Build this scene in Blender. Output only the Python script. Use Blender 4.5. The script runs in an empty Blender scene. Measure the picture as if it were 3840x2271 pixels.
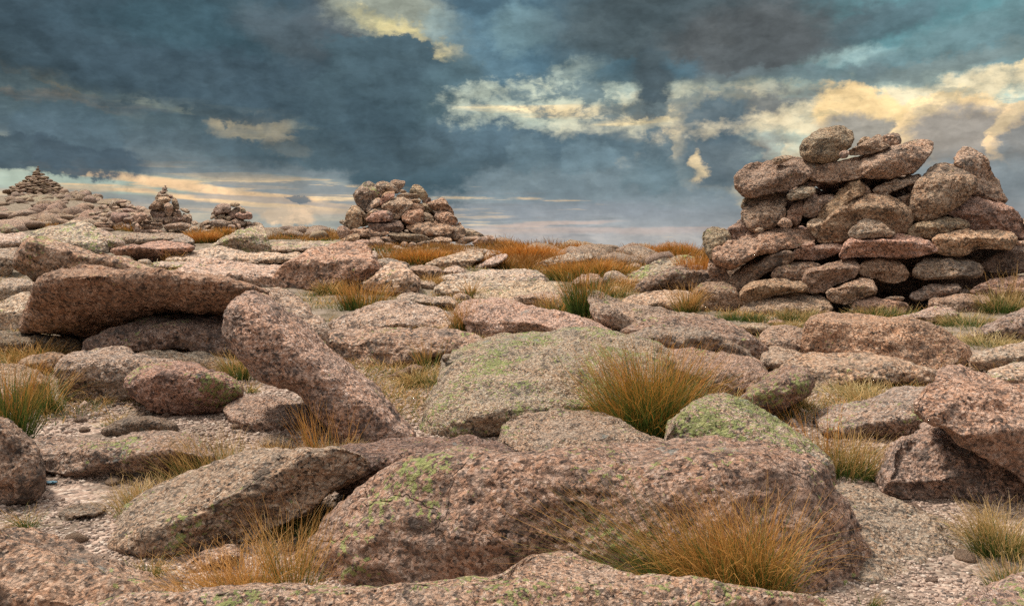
import bpy, bmesh, math, random
import numpy as np
from mathutils import Vector, Matrix

S = bpy.context.scene
C = S.collection
rad = math.radians

# ------------------------------------------------------------------ camera
FPX = 3321.0                 # focal length in photograph pixels (3840 wide)
H = 0.95                     # eye height
PITCH = math.atan((1135.5 - 925.0) / FPX)
cam_d = bpy.data.cameras.new('camera')
cam_d.sensor_fit = 'HORIZONTAL'
cam_d.sensor_width = 36.0
cam_d.lens = 36.0 * FPX / 3840.0
cam_d.clip_start = 0.05
cam_d.clip_end = 20000.0
cam = bpy.data.objects.new('camera', cam_d)
C.objects.link(cam)
cam.location = (0, 0, H)
cam.rotation_euler = (math.pi / 2 - PITCH, 0, 0)
S.camera = cam

# ------------------------------------------------------------------ exposure
S.view_settings.view_transform = 'Standard'
S.view_settings.look = 'None'
S.view_settings.gamma = 1
S.view_settings.use_curve_mapping = False
S.view_settings.exposure = -0.12
S.cycles.use_denoising = False      # the fine crystals of the granite are finer than the denoiser's reach
S.cycles.max_bounces = 5
S.cycles.diffuse_bounces = 3
S.cycles.transparent_max_bounces = 6

# ------------------------------------------------------------------ sun
SUN_EL = 62.0
sd = bpy.data.lights.new('sun', 'SUN')
sd.energy = 4.3
sd.angle = rad(9)
sd.color = (1.0, 0.89, 0.74)
sun = bpy.data.objects.new('sun', sd)
C.objects.link(sun)
SAZ = rad(-66)                      # sun stands high to the left
sdir = Vector((math.sin(SAZ) * math.cos(rad(SUN_EL)), math.cos(SAZ) * math.cos(rad(SUN_EL)), math.sin(rad(SUN_EL))))
sun.rotation_euler = (-sdir).to_track_quat('-Z', 'Y').to_euler()
sun.location = sdir * 30

# ------------------------------------------------------------------ node helper
class NT:
    def __init__(s, nt):
        s.t = nt
    def n(s, kind, ins=None, **kw):
        nd = s.t.nodes.new(kind)
        for k, v in kw.items():
            setattr(nd, k, v)
        for k, v in (ins or {}).items():
            s.put(nd.inputs[k], v)
        return nd
    def put(s, sock, v):
        if isinstance(v, bpy.types.NodeSocket):
            s.t.links.new(v, sock)
        elif isinstance(v, bpy.types.Node):
            s.t.links.new(v.outputs[0], sock)
        else:
            sock.default_value = v
    def m(s, op, a, b=0.0, c=0.0, clamp=False):
        nd = s.t.nodes.new('ShaderNodeMath'); nd.operation = op; nd.use_clamp = clamp
        s.put(nd.inputs[0], a); s.put(nd.inputs[1], b); s.put(nd.inputs[2], c)
        return nd.outputs[0]
    def mix(s, f, a, b, blend='MIX', clampf=True):
        nd = s.t.nodes.new('ShaderNodeMix'); nd.data_type = 'RGBA'; nd.blend_type = blend; nd.clamp_factor = clampf
        s.put(nd.inputs[0], f)
        for sock, v in ((nd.inputs[6], a), (nd.inputs[7], b)):
            if isinstance(v, tuple) and len(v) == 3: v = v + (1.0,)
            s.put(sock, v)
        return nd.outputs[2]
    def ss(s, v, a, b, lo=0.0, hi=1.0, kind='SMOOTHSTEP'):
        nd = s.t.nodes.new('ShaderNodeMapRange'); nd.interpolation_type = kind; nd.clamp = True
        s.put(nd.inputs[0], v)
        for i, q in enumerate((a, b, lo, hi)): s.put(nd.inputs[1 + i], q)
        return nd.outputs[0]
    def ramp(s, f, stops, interp='LINEAR'):
        nd = s.t.nodes.new('ShaderNodeValToRGB'); cr = nd.color_ramp; cr.interpolation = interp
        while len(cr.elements) < len(stops): cr.elements.new(0.5)
        for e, (p, c) in zip(cr.elements, stops):
            e.position = p; e.color = tuple(c) + ((1.0,) if len(c) == 3 else ())
        s.put(nd.inputs[0], f)
        return nd.outputs[0]
    def noise(s, vec, scale, detail=4, rough=0.55, lac=2.0, dist=0.0, out=0):
        nd = s.t.nodes.new('ShaderNodeTexNoise'); nd.noise_dimensions = '3D'
        s.put(nd.inputs['Vector'], vec)
        nd.inputs['Scale'].default_value = scale; nd.inputs['Detail'].default_value = detail
        nd.inputs['Roughness'].default_value = rough; nd.inputs['Lacunarity'].default_value = lac
        nd.inputs['Distortion'].default_value = dist
        return nd.outputs[out]
    def vor(s, vec, scale, out='Color', feature='F1', rnd=1.0):
        nd = s.t.nodes.new('ShaderNodeTexVoronoi'); nd.feature = feature
        s.put(nd.inputs['Vector'], vec); nd.inputs['Scale'].default_value = scale
        nd.inputs['Randomness'].default_value = rnd
        return nd.outputs[out]
    def vm(s, op, a, b=(0, 0, 0)):
        nd = s.t.nodes.new('ShaderNodeVectorMath'); nd.operation = op
        s.put(nd.inputs[0], a)
        if op == 'SCALE': s.put(nd.inputs['Scale'], b)
        else: s.put(nd.inputs[1], b)
        return nd.outputs['Value'] if op in ('LENGTH', 'DOT_PRODUCT', 'DISTANCE') else nd.outputs[0]

# ------------------------------------------------------------------ projection helpers (pixel of the photograph -> world)
cp, sp = math.cos(PITCH), math.sin(PITCH)
def ray(u, v):
    """world direction through photograph pixel (u, v), scaled so that its y is 1 (numpy friendly)"""
    x = (np.asarray(u, float) - 1920.0) / FPX
    y = (1135.5 - np.asarray(v, float)) / FPX
    dy = cp + y * sp
    dz = -sp + y * cp
    return x / dy, dz / dy
def at(u, v, Y):
    rx, rz = ray(u, v)
    return np.stack([rx * Y, Y + 0 * rx, H + rz * Y], -1)

# ------------------------------------------------------------------ sky
W = bpy.data.worlds.new('World'); S.world = W; W.use_nodes = True
wt = W.node_tree; wt.nodes.clear()
w = NT(wt)
SKYDIR = w.n('ShaderNodeTexCoord').outputs['Generated']
#SKYBODY
def lin(r, g, b):
    f = lambda c: ((c / 255.0) / 12.92) if c <= 10.3 else (((c / 255.0) + 0.055) / 1.055) ** 2.4
    return (f(r), f(g), f(b))

sep = w.n('ShaderNodeSeparateXYZ', {0: SKYDIR})
dx_, dy_, dz_ = sep.outputs
AZ = w.m('ARCTAN2', dx_, dy_)
EL = w.m('ARCSINE', dz_)
K = 2170.0                                  # sky map: K units per radian of azimuth / elevation
UV = w.n('ShaderNodeCombineXYZ', {0: w.m('MULTIPLY', AZ, K), 1: w.m('MULTIPLY', EL, K), 2: 0.0}).outputs[0]
def sky_uv(X, Y):
    rx, rz = ray(X * 3840 / 2509.0, Y * 3840 / 2509.0)
    return math.atan2(float(rx), 1.0) * K, math.atan2(float(rz), math.hypot(1.0, float(rx))) * K

# domain warp: broad billows + fine tearing
nA = w.noise(SKYDIR, 7.0, 5, 0.55, out=1)
nC = w.noise(SKYDIR, 75.0, 4, 0.6, out=1)
nB = w.noise(w.vm('MULTIPLY', SKYDIR, (1.0, 1.0, 2.2)), 26.0, 6, 0.62, out=1)
wA = w.vm('SCALE', w.vm('SUBTRACT', nA, (0.5, 0.5, 0.5)), 105.0)
wB = w.vm('SCALE', w.vm('SUBTRACT', nB, (0.5, 0.5, 0.5)), 80.0)
P0 = w.vm('ADD', w.vm('ADD', w.vm('ADD', UV, w.vm('MULTIPLY', w.vm('SCALE', w.vm('SUBTRACT', nC, (0.5, 0.5, 0.5)), 42.0), (1.0, 1.0, 0.0))), w.vm('MULTIPLY', wA, (1.0, 0.6, 0.0))), w.vm('MULTIPLY', wB, (1.0, 0.75, 0.0)))
PSTR = w.vm('ADD', UV, w.vm('MULTIPLY', w.vm('ADD', wA, wB), (0.5, 0.16, 0.0)))   # for flat streaks near the horizon
def billow(vec):
    """cauliflower heaps: fractal cells plus soft turbulence, about 0..1"""
    v = w.n('ShaderNodeTexVoronoi', {'Vector': vec, 'Scale': 15.0, 'Detail': 3.0, 'Roughness': 0.62, 'Lacunarity': 2.2}, feature='F1', normalize=True)
    return w.m('ADD', w.m('MULTIPLY', w.m('SUBTRACT', 0.75, v.outputs['Distance']), 0.62), w.m('MULTIPLY', w.noise(vec, 20.0, 7, 0.66), 0.62))
SV = w.vm('ADD', w.vm('MULTIPLY', SKYDIR, (1.0, 1.0, 1.6)), w.vm('SCALE', nB, 0.022))
NF = billow(SV)
NF2 = billow(w.vm('ADD', SV, (0.007, 0.0, 0.016)))
NS = w.noise(w.vm('MULTIPLY', SKYDIR, (1.0, 1.0, 20.0)), 7.0, 7, 0.66)              # streaks

g = bpy.data.node_groups.new('cloud_bank', 'ShaderNodeTree')
for nm, ty in (('P', 'NodeSocketVector'), ('N', 'NodeSocketFloat'), ('Back', 'NodeSocketColor'), ('Centre', 'NodeSocketVector'),
               ('Rot', 'NodeSocketFloat'), ('Inv', 'NodeSocketVector'), ('Color', 'NodeSocketColor'), ('Soft', 'NodeSocketFloat'),
               ('Torn', 'NodeSocketFloat'), ('Op', 'NodeSocketFloat')):
    g.interface.new_socket(nm, in_out='INPUT', socket_type=ty)
g.interface.new_socket('Color', in_out='OUTPUT', socket_type='NodeSocketColor')
gg = NT(g)
gi = gg.n('NodeGroupInput').outputs; go = gg.n('NodeGroupOutput')
d = gg.vm('SUBTRACT', gi['P'], gi['Centre'])
vr = gg.n('ShaderNodeVectorRotate', {'Vector': d, 'Angle': gi['Rot']}, rotation_type='Z_AXIS')
d = gg.vm('LENGTH', gg.vm('MULTIPLY', vr.outputs[0], gi['Inv']))
# signed: 1 at the centre, 0 at the rim, minus torn noise
f = gg.m('SUBTRACT', 1.0, d)
f = gg.m('ADD', f, gg.m('MULTIPLY', gg.m('SUBTRACT', gi['N'], 0.5), gi['Torn']))
f = gg.ss(f, gg.m('MULTIPLY', gi['Soft'], -0.5), gg.m('MULTIPLY', gi['Soft'], 0.5))
f = gg.m('MULTIPLY', f, gi['Op'])
g.links.new(gg.mix(f, gi['Back'], gi['Color']), go.inputs[0])

# base: gradient of the far air between horizon and zenith
eln = w.ss(EL, -0.02, 0.30, kind='LINEAR')
base = w.ramp(eln, [(0.0, lin(152, 164, 174)), (0.09, lin(154, 160, 167)), (0.2, lin(124, 139, 150)), (0.36, lin(92, 114, 127)),
                    (0.6, lin(80, 104, 120)), (1.0, lin(68, 92, 110))])
col = base
def stroke(X, Y, rx, ry, rot, rgb, soft=0.6, torn=1.0, op=1.0, streak=False):
    global col
    cx, cy = sky_uv(X, Y)
    nd = w.n('ShaderNodeGroup'); nd.node_tree = g
    w.put(nd.inputs['P'], PSTR if streak else P0)
    w.put(nd.inputs['N'], NS if streak else NF)
    w.put(nd.inputs['Back'], col)
    nd.inputs['Centre'].default_value = (cx, cy, 0)
    nd.inputs['Rot'].default_value = rad(-rot)
    nd.inputs['Inv'].default_value = (1.0 / rx, 1.0 / ry, 0)
    nd.inputs['Color'].default_value = lin(*rgb) + (1,)
    nd.inputs['Soft'].default_value = soft; nd.inputs['Torn'].default_value = torn * (1.7 if streak else 1.15); nd.inputs['Op'].default_value = op
    col = nd.outputs[0]

#  X, Y (2509-wide photograph), radii, tilt (+ = right end up), colour, softness, tearing, opacity, streaky
for a in [
    # --- low sky
    (250, 470, 760, 100, -4, (160, 172, 170), .9, .6, .95, True),
    (380, 480, 640, 60, -4, (226, 202, 164), .5, 3.4, .85, True),
    (380, 470, 700, 60, -3, (122, 132, 140), .4, -3.6, .8, True),
    (120, 440, 330, 34, -2, (158, 178, 170), .5, .8, .9, True),
    (420, 447, 340, 10, -7, (232, 206, 164), .8, 2.2, .9, True),
    (560, 470, 300, 11, -7, (222, 192, 156), .8, 1.6, .9, True),
    (90, 470, 180, 9, 3, (205, 185, 158), .8, 1.5, .8, True),
    (330, 486, 300, 9, -3, (132, 140, 144), .8, 1.4, .8, True),
    (620, 497, 280, 8, -5, (228, 198, 158), .8, 2.2, .9, True),
    (700, 520, 220, 8, -1, (214, 186, 154), .8, 1.6, .8, True),
    (60, 495, 200, 8, 2, (130, 140, 145), .8, 1.4, .8, True),
    (650, 490, 200, 7, -4, (138, 142, 146), .7, 1.4, .7, True),
    (640, 562, 330, 46, 0, (158, 166, 164), .9, .5, .8, True),
    (705, 533, 52, 20, 0, (212, 190, 164), .5, 1.3, .9, False),
    (722, 486, 26, 10, 0, (98, 112, 124), .4, 1.0, .9, False),
    (1150, 582, 260, 26, 0, (176, 172, 172), 1.0, .5, .75, True),
    (1480, 566, 300, 9, 0, (176, 166, 164), .8, 1.6, .7, True),
    (1340, 550, 160, 6, 2, (190, 172, 164), .8, 1.6, .6, True),
    (1700, 590, 300, 18, 0, (170, 172, 174), 1.0, .6, .7, True),
    (1300, 520, 420, 22, 0, (128, 138, 150), .9, 1.0, .6, True),
    (1500, 440, 520, 40, 0, (106, 126, 138), 1.0, .8, .6, False),
    # --- left, middle heights
    (90, 215, 320, 50, -14, (140, 162, 164), .8, 1.8, 1.0, False),
    (100, 182, 160, 13, -22, (214, 200, 158), .8, 2.0, 1.0, False),
    (215, 212, 90, 9, -8, (170, 188, 178), .9, 1.6, .9, False),
    (170, 242, 160, 11, -4, (190, 170, 142), .9, 1.6, .8, False),
    (330, 250, 160, 8, -4, (150, 160, 158), .9, 1.6, .7, False),
    (30, 345, 60, 22, 0, (150, 162, 158), .8, 1.0, .8, False),
    (330, 305, 520, 46, -3, (78, 98, 110), .9, .8, .8, True),
    (560, 274, 230, 20, -6, (190, 200, 180), .6, 1.6, 1.0, True),
    (620, 300, 90, 24, 0, (232, 214, 168), .6, 1.8, 1.0, False),
    (520, 262, 260, 30, -5, (84, 104, 116), .4, -4.6, .8, False),
    (480, 365, 420, 46, -3, (80, 98, 110), .9, .6, .8, True),
    (712, 355, 56, 26, -10, (232, 214, 172), .6, 1.6, 1.0, False),
    (400, 400, 460, 26, -2, (92, 108, 118), .9, .8, .7, True),
    (165, 335, 110, 58, 5, (80, 101, 115), .3, 1.4, .95, False),
    (120, 385, 190, 36, -3, (68, 86, 100), .35, .8, .95, False),
    (0, 370, 70, 30, 0, (68, 86, 98), .4, .8, .95, False),
    # --- upper left and centre dark mass
    (300, 240, 620, 60, -5, (74, 98, 112), 1.0, .9, .5, False),
    (160, 70, 520, 140, -4, (50, 66, 76), 1.0, .5, 1.0, False),
    (620, 150, 560, 130, -10, (62, 82, 96), .9, .6, .95, False),
    (560, 60, 260, 60, 0, (60, 88, 102), .9, .8, .7, False),
    (720, 80, 130, 50, -10, (84, 96, 106), 1.0, .8, .6, False),
    (900, 60, 150, 80, -25, (76, 88, 98), .9, .6, .9, False),
    # the torn opening at top centre
    (1010, 70, 260, 66, -28, (140, 150, 142), .9, 1.4, .95, False),
    (1180, 130, 90, 50, -28, (112, 136, 146), .9, 1.2, .7, False),
    (1000, 92, 110, 22, -22, (204, 196, 150), 1.0, 2.0, .9, False),
    (1060, 118, 70, 14, -14, (228, 218, 172), .9, 2.0, .9, False),
    (1085, 66, 46, 24, -10, (148, 168, 168), .9, 1.4, .8, False),
    (1330, 130, 210, 150, -10, (80, 112, 132), .9, .9, .9, False),
    (1270, 70, 60, 50, 0, (112, 142, 152), 1.0, 1.6, .6, False),
    (985, 290, 200, 160, -20, (66, 88, 101), .35, 1.2, 1.0, False),
    (960, 170, 120, 66, -10, (68, 90, 103), .2, 1.5, 1.0, False),
    (1110, 270, 90, 110, -10, (74, 98, 110), .6, .8, .85, False),
    (930, 372, 330, 44, 0, (68, 88, 100), .5, .6, .95, False),
    (720, 330, 60, 30, 0, (72, 92, 104), .4, 1.0, .0, False),
    (860, 300, 170, 60, -25, (60, 80, 93), .9, .8, .7, False),
    # --- right of centre
    (1290, 330, 210, 60, 0, (84, 108, 124), .9, .8, .8, False),
    (1560, 90, 170, 100, 0, (82, 108, 122), .9, .8, .8, False),
    (1400, 242, 210, 42, 4, (184, 196, 182), .8, 2.8, .95, False),
    (1500, 205, 120, 34, -8, (176, 194, 186), .8, 1.6, .85, False),
    (1440, 274, 210, 15, -2, (240, 222, 180), .9, 1.6, .95, True),
    (1400, 235, 260, 54, 0, (92, 118, 132), .7, -4.6, .85, False),
    (1640, 300, 180, 30, 3, (120, 130, 132), .8, 1.2, .6, False),
    (1760, 250, 260, 36, 6, (196, 198, 178), .9, 2.6, .9, False),
    (1720, 268, 190, 14, 7, (238, 220, 174), .8, 1.5, .95, True),
    (2300, 240, 420, 120, 0, (156, 182, 178), 1.0, .5, .9, False),
    (2010, 215, 260, 24, 6, (240, 222, 172), .8, 1.4, .95, False),
    (1980, 270, 240, 56, 4, (214, 196, 158), .9, 2.6, .9, False),
    (1960, 370, 230, 70, 0, (204, 192, 160), .9, 2.4, .8, False),
    (2110, 300, 180, 70, 20, (196, 180, 152), .7, 1.2, .8, False),
    (2240, 60, 460, 120, 4, (100, 148, 160), .9, .7, .95, False),
    (2030, 130, 120, 26, -6, (150, 180, 184), .9, 1.6, .9, False),
    (2350, 140, 300, 46, 12, (96, 120, 130), .9, 2.2, .75, False),
    (2080, 75, 190, 34, 10, (84, 108, 120), .9, 1.6, .85, False),
    (2420, 60, 180, 30, 14, (104, 136, 146), .9, 1.6, .7, False),
    (2200, 190, 260, 20, 10, (112, 130, 134), .9, 1.8, .8, False),
    (2470, 195, 110, 18, 18, (230, 210, 166), .8, 1.6, .9, False),
    (1700, 60, 330, 120, 0, (72, 88, 97), .7, .6, 1.0, False),
    (1840, 110, 190, 84, 6, (82, 90, 96), .8, .6, .95, False),
    (1560, 180, 120, 26, 0, (70, 98, 114), .8, 1.4, .9, False),
    (1595, 215, 44, 74, -4, (68, 84, 94), .8, 1.3, 1.0, False),
    (1570, 272, 56, 16, 0, (74, 88, 96), .6, 1.2, .9, False),
    (1750, 250, 240, 44, 4, (104, 122, 130), .7, -4.6, .8, False),
    (2020, 320, 240, 80, 0, (132, 136, 136), .9, -4.8, .6, False),
    (2320, 215, 240, 50, 14, (124, 144, 148), .9, -4.6, .6, False),
    (1960, 180, 150, 14, 0, (104, 122, 130), .9, 1.8, .7, False),
    (1960, 268, 74, 20, 0, (118, 122, 122), .6, 1.4, .9, False),
    (1880, 262, 60, 14, 0, (112, 120, 124), .7, 1.4, .8, False),
    (1760, 300, 84, 46, 0, (84, 104, 117), .6, 1.6, .95, False),
    (1772, 375, 92, 74, 0, (80, 100, 114), .55, 1.4, .95, False),
    (1718, 412, 15, 22, 0, (226, 206, 166), 1.0, 3.2, .75, False),
    (1850, 395, 44, 26, 0, (96, 112, 122), .4, 1.0, .9, False),
    (1900, 362, 20, 24, 0, (120, 122, 122), .4, 1.0, .9, False),
    (1600, 372, 34, 56, 10, (84, 106, 120), .35, .9, .9, False),
    (1620, 430, 74, 34, 0, (92, 114, 126), .7, 1.0, .8, False),
    (1440, 380, 60, 34, 0, (100, 124, 138), .4, 1.2, .7, False),
    (1300, 370, 54, 40, 0, (96, 120, 134), .4, 1.2, .7, False),
    (2260, 285, 290, 62, 4, (172, 194, 186), .8, 1.2, .85, False),
    (2200, 255, 300, 24, 6, (220, 208, 176), 1.0, 3.2, .75, False),
    # cumulus heads on the right, cream rim then grey body
    (2130, 300, 120, 60, -35, (232, 208, 160), .3, 1.0, .95, False),
    (2170, 350, 120, 44, -20, (142, 144, 142), .5, 1.0, .95, False),
    (2335, 318, 104, 76, 0, (238, 214, 170), .18, .8, 1.0, False),
    (2352, 345, 96, 74, 0, (146, 144, 140), .5, .8, 1.0, False),
    (2500, 340, 60, 70, 0, (226, 202, 164), .2, .9, 1.0, False),
    (2520, 370, 50, 60, 0, (126, 130, 132), .4, .9, 1.0, False),
    (2380, 470, 240, 70, 0, (120, 133, 142), .9, .6, .95, False),
    (2420, 560, 260, 60, 0, (130, 138, 146), .9, .6, .9, False),
]:
    stroke(*a)

emb = w.m('SUBTRACT', NF, NF2)                      # the side of each heap that faces the glow is lighter
bright = w.ss(w.n('ShaderNodeRGBToBW', {0: col}), 0.20, 0.6)
mot = w.noise(w.vm('MULTIPLY', w.vm('ADD', SKYDIR, w.vm('SCALE', nB, 0.05)), (1.0, 1.0, 2.4)), 14.0, 9, 0.66)
col = w.mix(w.m('MULTIPLY', w.ss(mot, 0.45, 0.60), w.m('ADD', 0.05, w.m('MULTIPLY', bright, 0.55))), col, w.vm('MULTIPLY', col, (0.45, 0.55, 0.66)))
col = w.mix(w.m('MULTIPLY', w.ss(mot, 0.50, 0.36), w.m('SUBTRACT', 0.18, w.m('MULTIPLY', bright, 0.18))), col, w.vm('MULTIPLY', col, (1.6, 1.5, 1.4)))
lowf = w.ss(EL, 0.01, 0.13)
EMB = w.m('ADD', 1.0, w.m('MULTIPLY', w.ss(emb, -0.12, 0.12, -0.17, 0.22, 'LINEAR'), w.m('ADD', 0.35, w.m('MULTIPLY', lowf, 0.65))))
col = w.vm('SCALE', col, EMB)
lum = w.ss(w.noise(w.vm('MULTIPLY', SKYDIR, (1.0, 1.0, 1.7)), 11.0, 9, 0.62), 0.3, 0.7, 0.96, 1.40, 'LINEAR')
lum2 = w.ss(w.noise(w.vm('MULTIPLY', SKYDIR, (1.0, 1.0, 4.0)), 30.0, 6, 0.6), 0.3, 0.7, 0.93, 1.07, 'LINEAR')
col = w.vm('MULTIPLY', w.vm('SCALE', col, w.m('MULTIPLY', lum, lum2)), (1.16, 1.08, 0.99))

# the sky above and behind the camera: bright broken overcast with blue between
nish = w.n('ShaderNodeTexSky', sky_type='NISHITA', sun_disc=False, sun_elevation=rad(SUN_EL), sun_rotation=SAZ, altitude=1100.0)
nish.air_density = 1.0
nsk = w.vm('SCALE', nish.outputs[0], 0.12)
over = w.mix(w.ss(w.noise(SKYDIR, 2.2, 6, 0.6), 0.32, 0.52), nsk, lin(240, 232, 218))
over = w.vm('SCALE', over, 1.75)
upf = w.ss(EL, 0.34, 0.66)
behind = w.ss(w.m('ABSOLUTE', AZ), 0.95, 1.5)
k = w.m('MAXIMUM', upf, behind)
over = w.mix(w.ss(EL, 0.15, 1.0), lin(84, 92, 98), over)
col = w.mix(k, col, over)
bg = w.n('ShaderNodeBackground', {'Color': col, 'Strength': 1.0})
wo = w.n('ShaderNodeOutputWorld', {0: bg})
W.cycles.sampling_method = 'MANUAL'
W.cycles.sample_map_resolution = 256

# ------------------------------------------------------------------ granite
def granite(name, gs, bump):
    """weathered pink granite; gs scales the crystal size, per-object colour = tint (rgb) and lichen amount (alpha)"""
    m = bpy.data.materials.new(name); m.use_nodes = True
    t = NT(m.node_tree); m.node_tree.nodes.clear()
    co = t.n('ShaderNodeTexCoord').outputs['Object']
    oi = t.n('ShaderNodeObjectInfo')
    off = t.n('ShaderNodeCombineXYZ', {0: t.m('MULTIPLY', oi.outputs['Random'], 37.0), 1: t.m('MULTIPLY', oi.outputs['Random'], 91.0), 2: 3.0}).outputs[0]
    p = t.vm('ADD', t.vm('SCALE', co, t.m('ADD', 0.78, t.m('MULTIPLY', t.m('FRACT', t.m('MULTIPLY', oi.outputs['Random'], 3.7)), 0.5))), off)
    wob = t.noise(p, 60.0 * gs, 2, 0.6, out=1)
    pw = t.vm('ADD', p, t.vm('SCALE', t.vm('SUBTRACT', wob, (0.5, 0.5, 0.5)), 0.012 / gs))
    c1 = t.n('ShaderNodeSeparateColor', {0: t.vor(pw, 125.0 * gs)}).outputs
    c2 = t.n('ShaderNodeSeparateColor', {0: t.vor(pw, 58.0 * gs)}).outputs
    pal = [(0.0, (0.022, 0.021, 0.022)), (0.18, (0.04, 0.037, 0.037)), (0.24, (0.17, 0.14, 0.125)), (0.36, (0.33, 0.24, 0.19)),
           (0.55, (0.53, 0.355, 0.25)), (0.72, (0.65, 0.43, 0.30)), (0.86, (0.70, 0.575, 0.475)), (1.0, (0.82, 0.75, 0.68))]
    base = t.ramp(c1[0], pal)
    coarse = t.ramp(c2[1], [(0.0, (0.04, 0.037, 0.037)), (0.2, (0.22, 0.17, 0.145)), (0.5, (0.54, 0.365, 0.26)), (0.8, (0.64, 0.50, 0.40)), (1.0, (0.66, 0.57, 0.50))])
    base = t.mix(0.35, base, coarse)
    # broad weathering: greyer skin in patches, dark crust, pale bloom
    n1 = t.noise(p, 3.2, 5, 0.6)
    n2 = t.noise(p, 8.0 * gs ** 0.5, 7, 0.72)
    n3 = t.noise(p, 30.0 * gs, 4, 0.7)
    base = t.mix(t.m('MULTIPLY', t.ss(n1, 0.46, 0.62), 0.5), base, t.mix(0.5, base, (0.40, 0.375, 0.345)))
    crust = t.ss(t.m('ADD', n2, t.m('MULTIPLY', t.m('SUBTRACT', n3, 0.5), 0.6)), 0.53, 0.66)
    base = t.mix(t.m('MULTIPLY', crust, 0.74), base, (0.075, 0.070, 0.070))
    n4 = t.noise(t.vm('ADD', p, (11.0, 5.0, 2.0)), 14.0 * gs ** 0.5, 6, 0.72)
    base = t.mix(t.m('MULTIPLY', t.ss(n4, 0.52, 0.66), 0.5), base, (0.60, 0.52, 0.455))
    base = t.mix(1.0, base, oi.outputs['Color'], blend='MULTIPLY')
    # lichens: they grow on the sky side of the stone
    nz = t.n('ShaderNodeSeparateXYZ', {0: t.n('ShaderNodeNewGeometry').outputs['Normal']}).outputs[2]
    la = oi.outputs['Alpha']
    l1 = t.noise(t.vm('ADD', p, (3.0, 8.0, 1.0)), 3.4, 5, 0.62)
    l2 = t.noise(t.vm('ADD', p, (1.0, 2.0, 9.0)), 48.0 * gs ** 0.5, 3, 0.6)
    lv = t.m('ADD', t.m('ADD', l1, t.m('MULTIPLY', t.m('SUBTRACT', l2, 0.5), 0.85)), t.m('MULTIPLY', nz, 0.035))
    th = t.m('SUBTRACT', 0.80, t.m('MULTIPLY', la, 0.31))
    lm = t.ss(t.m('SUBTRACT', lv, th), 0.0, 0.03)
    lcol = t.mix(t.ss(l2, 0.4, 0.6), (0.14, 0.20, 0.06), (0.38, 0.45, 0.16))
    base = t.mix(t.m('MULTIPLY', lm, 0.75), base, lcol)
    g1 = t.noise(t.vm('ADD', p, (6.0, 1.0, 4.0)), 4.6, 5, 0.62)
    gm = t.ss(t.m('SUBTRACT', t.m('ADD', g1, t.m('MULTIPLY', t.m('SUBTRACT', n3, 0.5), 0.3)), t.m('SUBTRACT', 0.70, t.m('MULTIPLY', la, 0.10))), 0.0, 0.05)
    base = t.mix(t.m('MULTIPLY', gm, 0.6), base, (0.30, 0.335, 0.33))
    # each stone weathered in its own measure: black crust lichen on some, clean on others
    rr_ = t.m('FRACT', t.m('MULTIPLY', oi.outputs['Random'], 7.13))
    k1 = t.noise(t.vm('ADD', p, (21.0, 3.0, 7.0)), 2.1, 7, 0.7)
    km = t.ss(t.m('ADD', k1, t.m('MULTIPLY', t.m('SUBTRACT', n3, 0.5), 0.5)), t.m('SUBTRACT', 0.68, t.m('MULTIPLY', rr_, 0.15)), t.m('SUBTRACT', 0.74, t.m('MULTIPLY', rr_, 0.15)))
    base = t.mix(t.m('MULTIPLY', km, 0.55), base, (0.11, 0.10, 0.098))
    # hairline joints
    cr = t.n('ShaderNodeTexVoronoi', {'Vector': t.vm('ADD', t.vm('MULTIPLY', p, (1.0, 1.0, 1.8)), t.vm('SCALE', t.noise(p, 4.0, 4, 0.6, out=1), 0.35)), 'Scale': 1.9}, feature='DISTANCE_TO_EDGE')
    crk = t.m('MULTIPLY', t.ss(cr.outputs['Distance'], 0.0, 0.012, 1.0, 0.0), t.ss(t.noise(p, 1.6, 3, 0.5), 0.50, 0.56))
    # relief: crystals stand proud, pits between
    e1 = t.vor(pw, 80.0 * gs, 'Distance', 'F1')
    e2 = t.noise(p, 38.0 * gs, 6, 0.72)
    e3 = t.noise(p, 11.0 * gs, 5, 0.7)
    h = t.m('ADD', t.m('MULTIPLY', e1, -0.55), t.m('ADD', t.m('MULTIPLY', e2, 1.5), t.m('MULTIPLY', e3, 2.6)))
    h = t.m('SUBTRACT', h, t.m('MULTIPLY', crk, 1.1))
    h = t.m('ADD', h, t.m('MULTIPLY', lm, 0.12))
    bp = t.n('ShaderNodeBump', {'Strength': bump, 'Distance': 0.034 / gs ** 0.45, 'Height': h})
    bs = t.n('ShaderNodeBsdfPrincipled', {'Base Color': base, 'Roughness': 0.9, 'Normal': bp})
    bs.inputs['Specular IOR Level'].default_value = 0.25
    t.n('ShaderNodeOutputMaterial', {0: bs})
    return m
M_NEAR = granite('granite_near', 1.0, 0.85)
M_MID = granite('granite_mid', 0.62, 0.8)
M_FAR = granite('granite_far', 0.36, 0.7)

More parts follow.
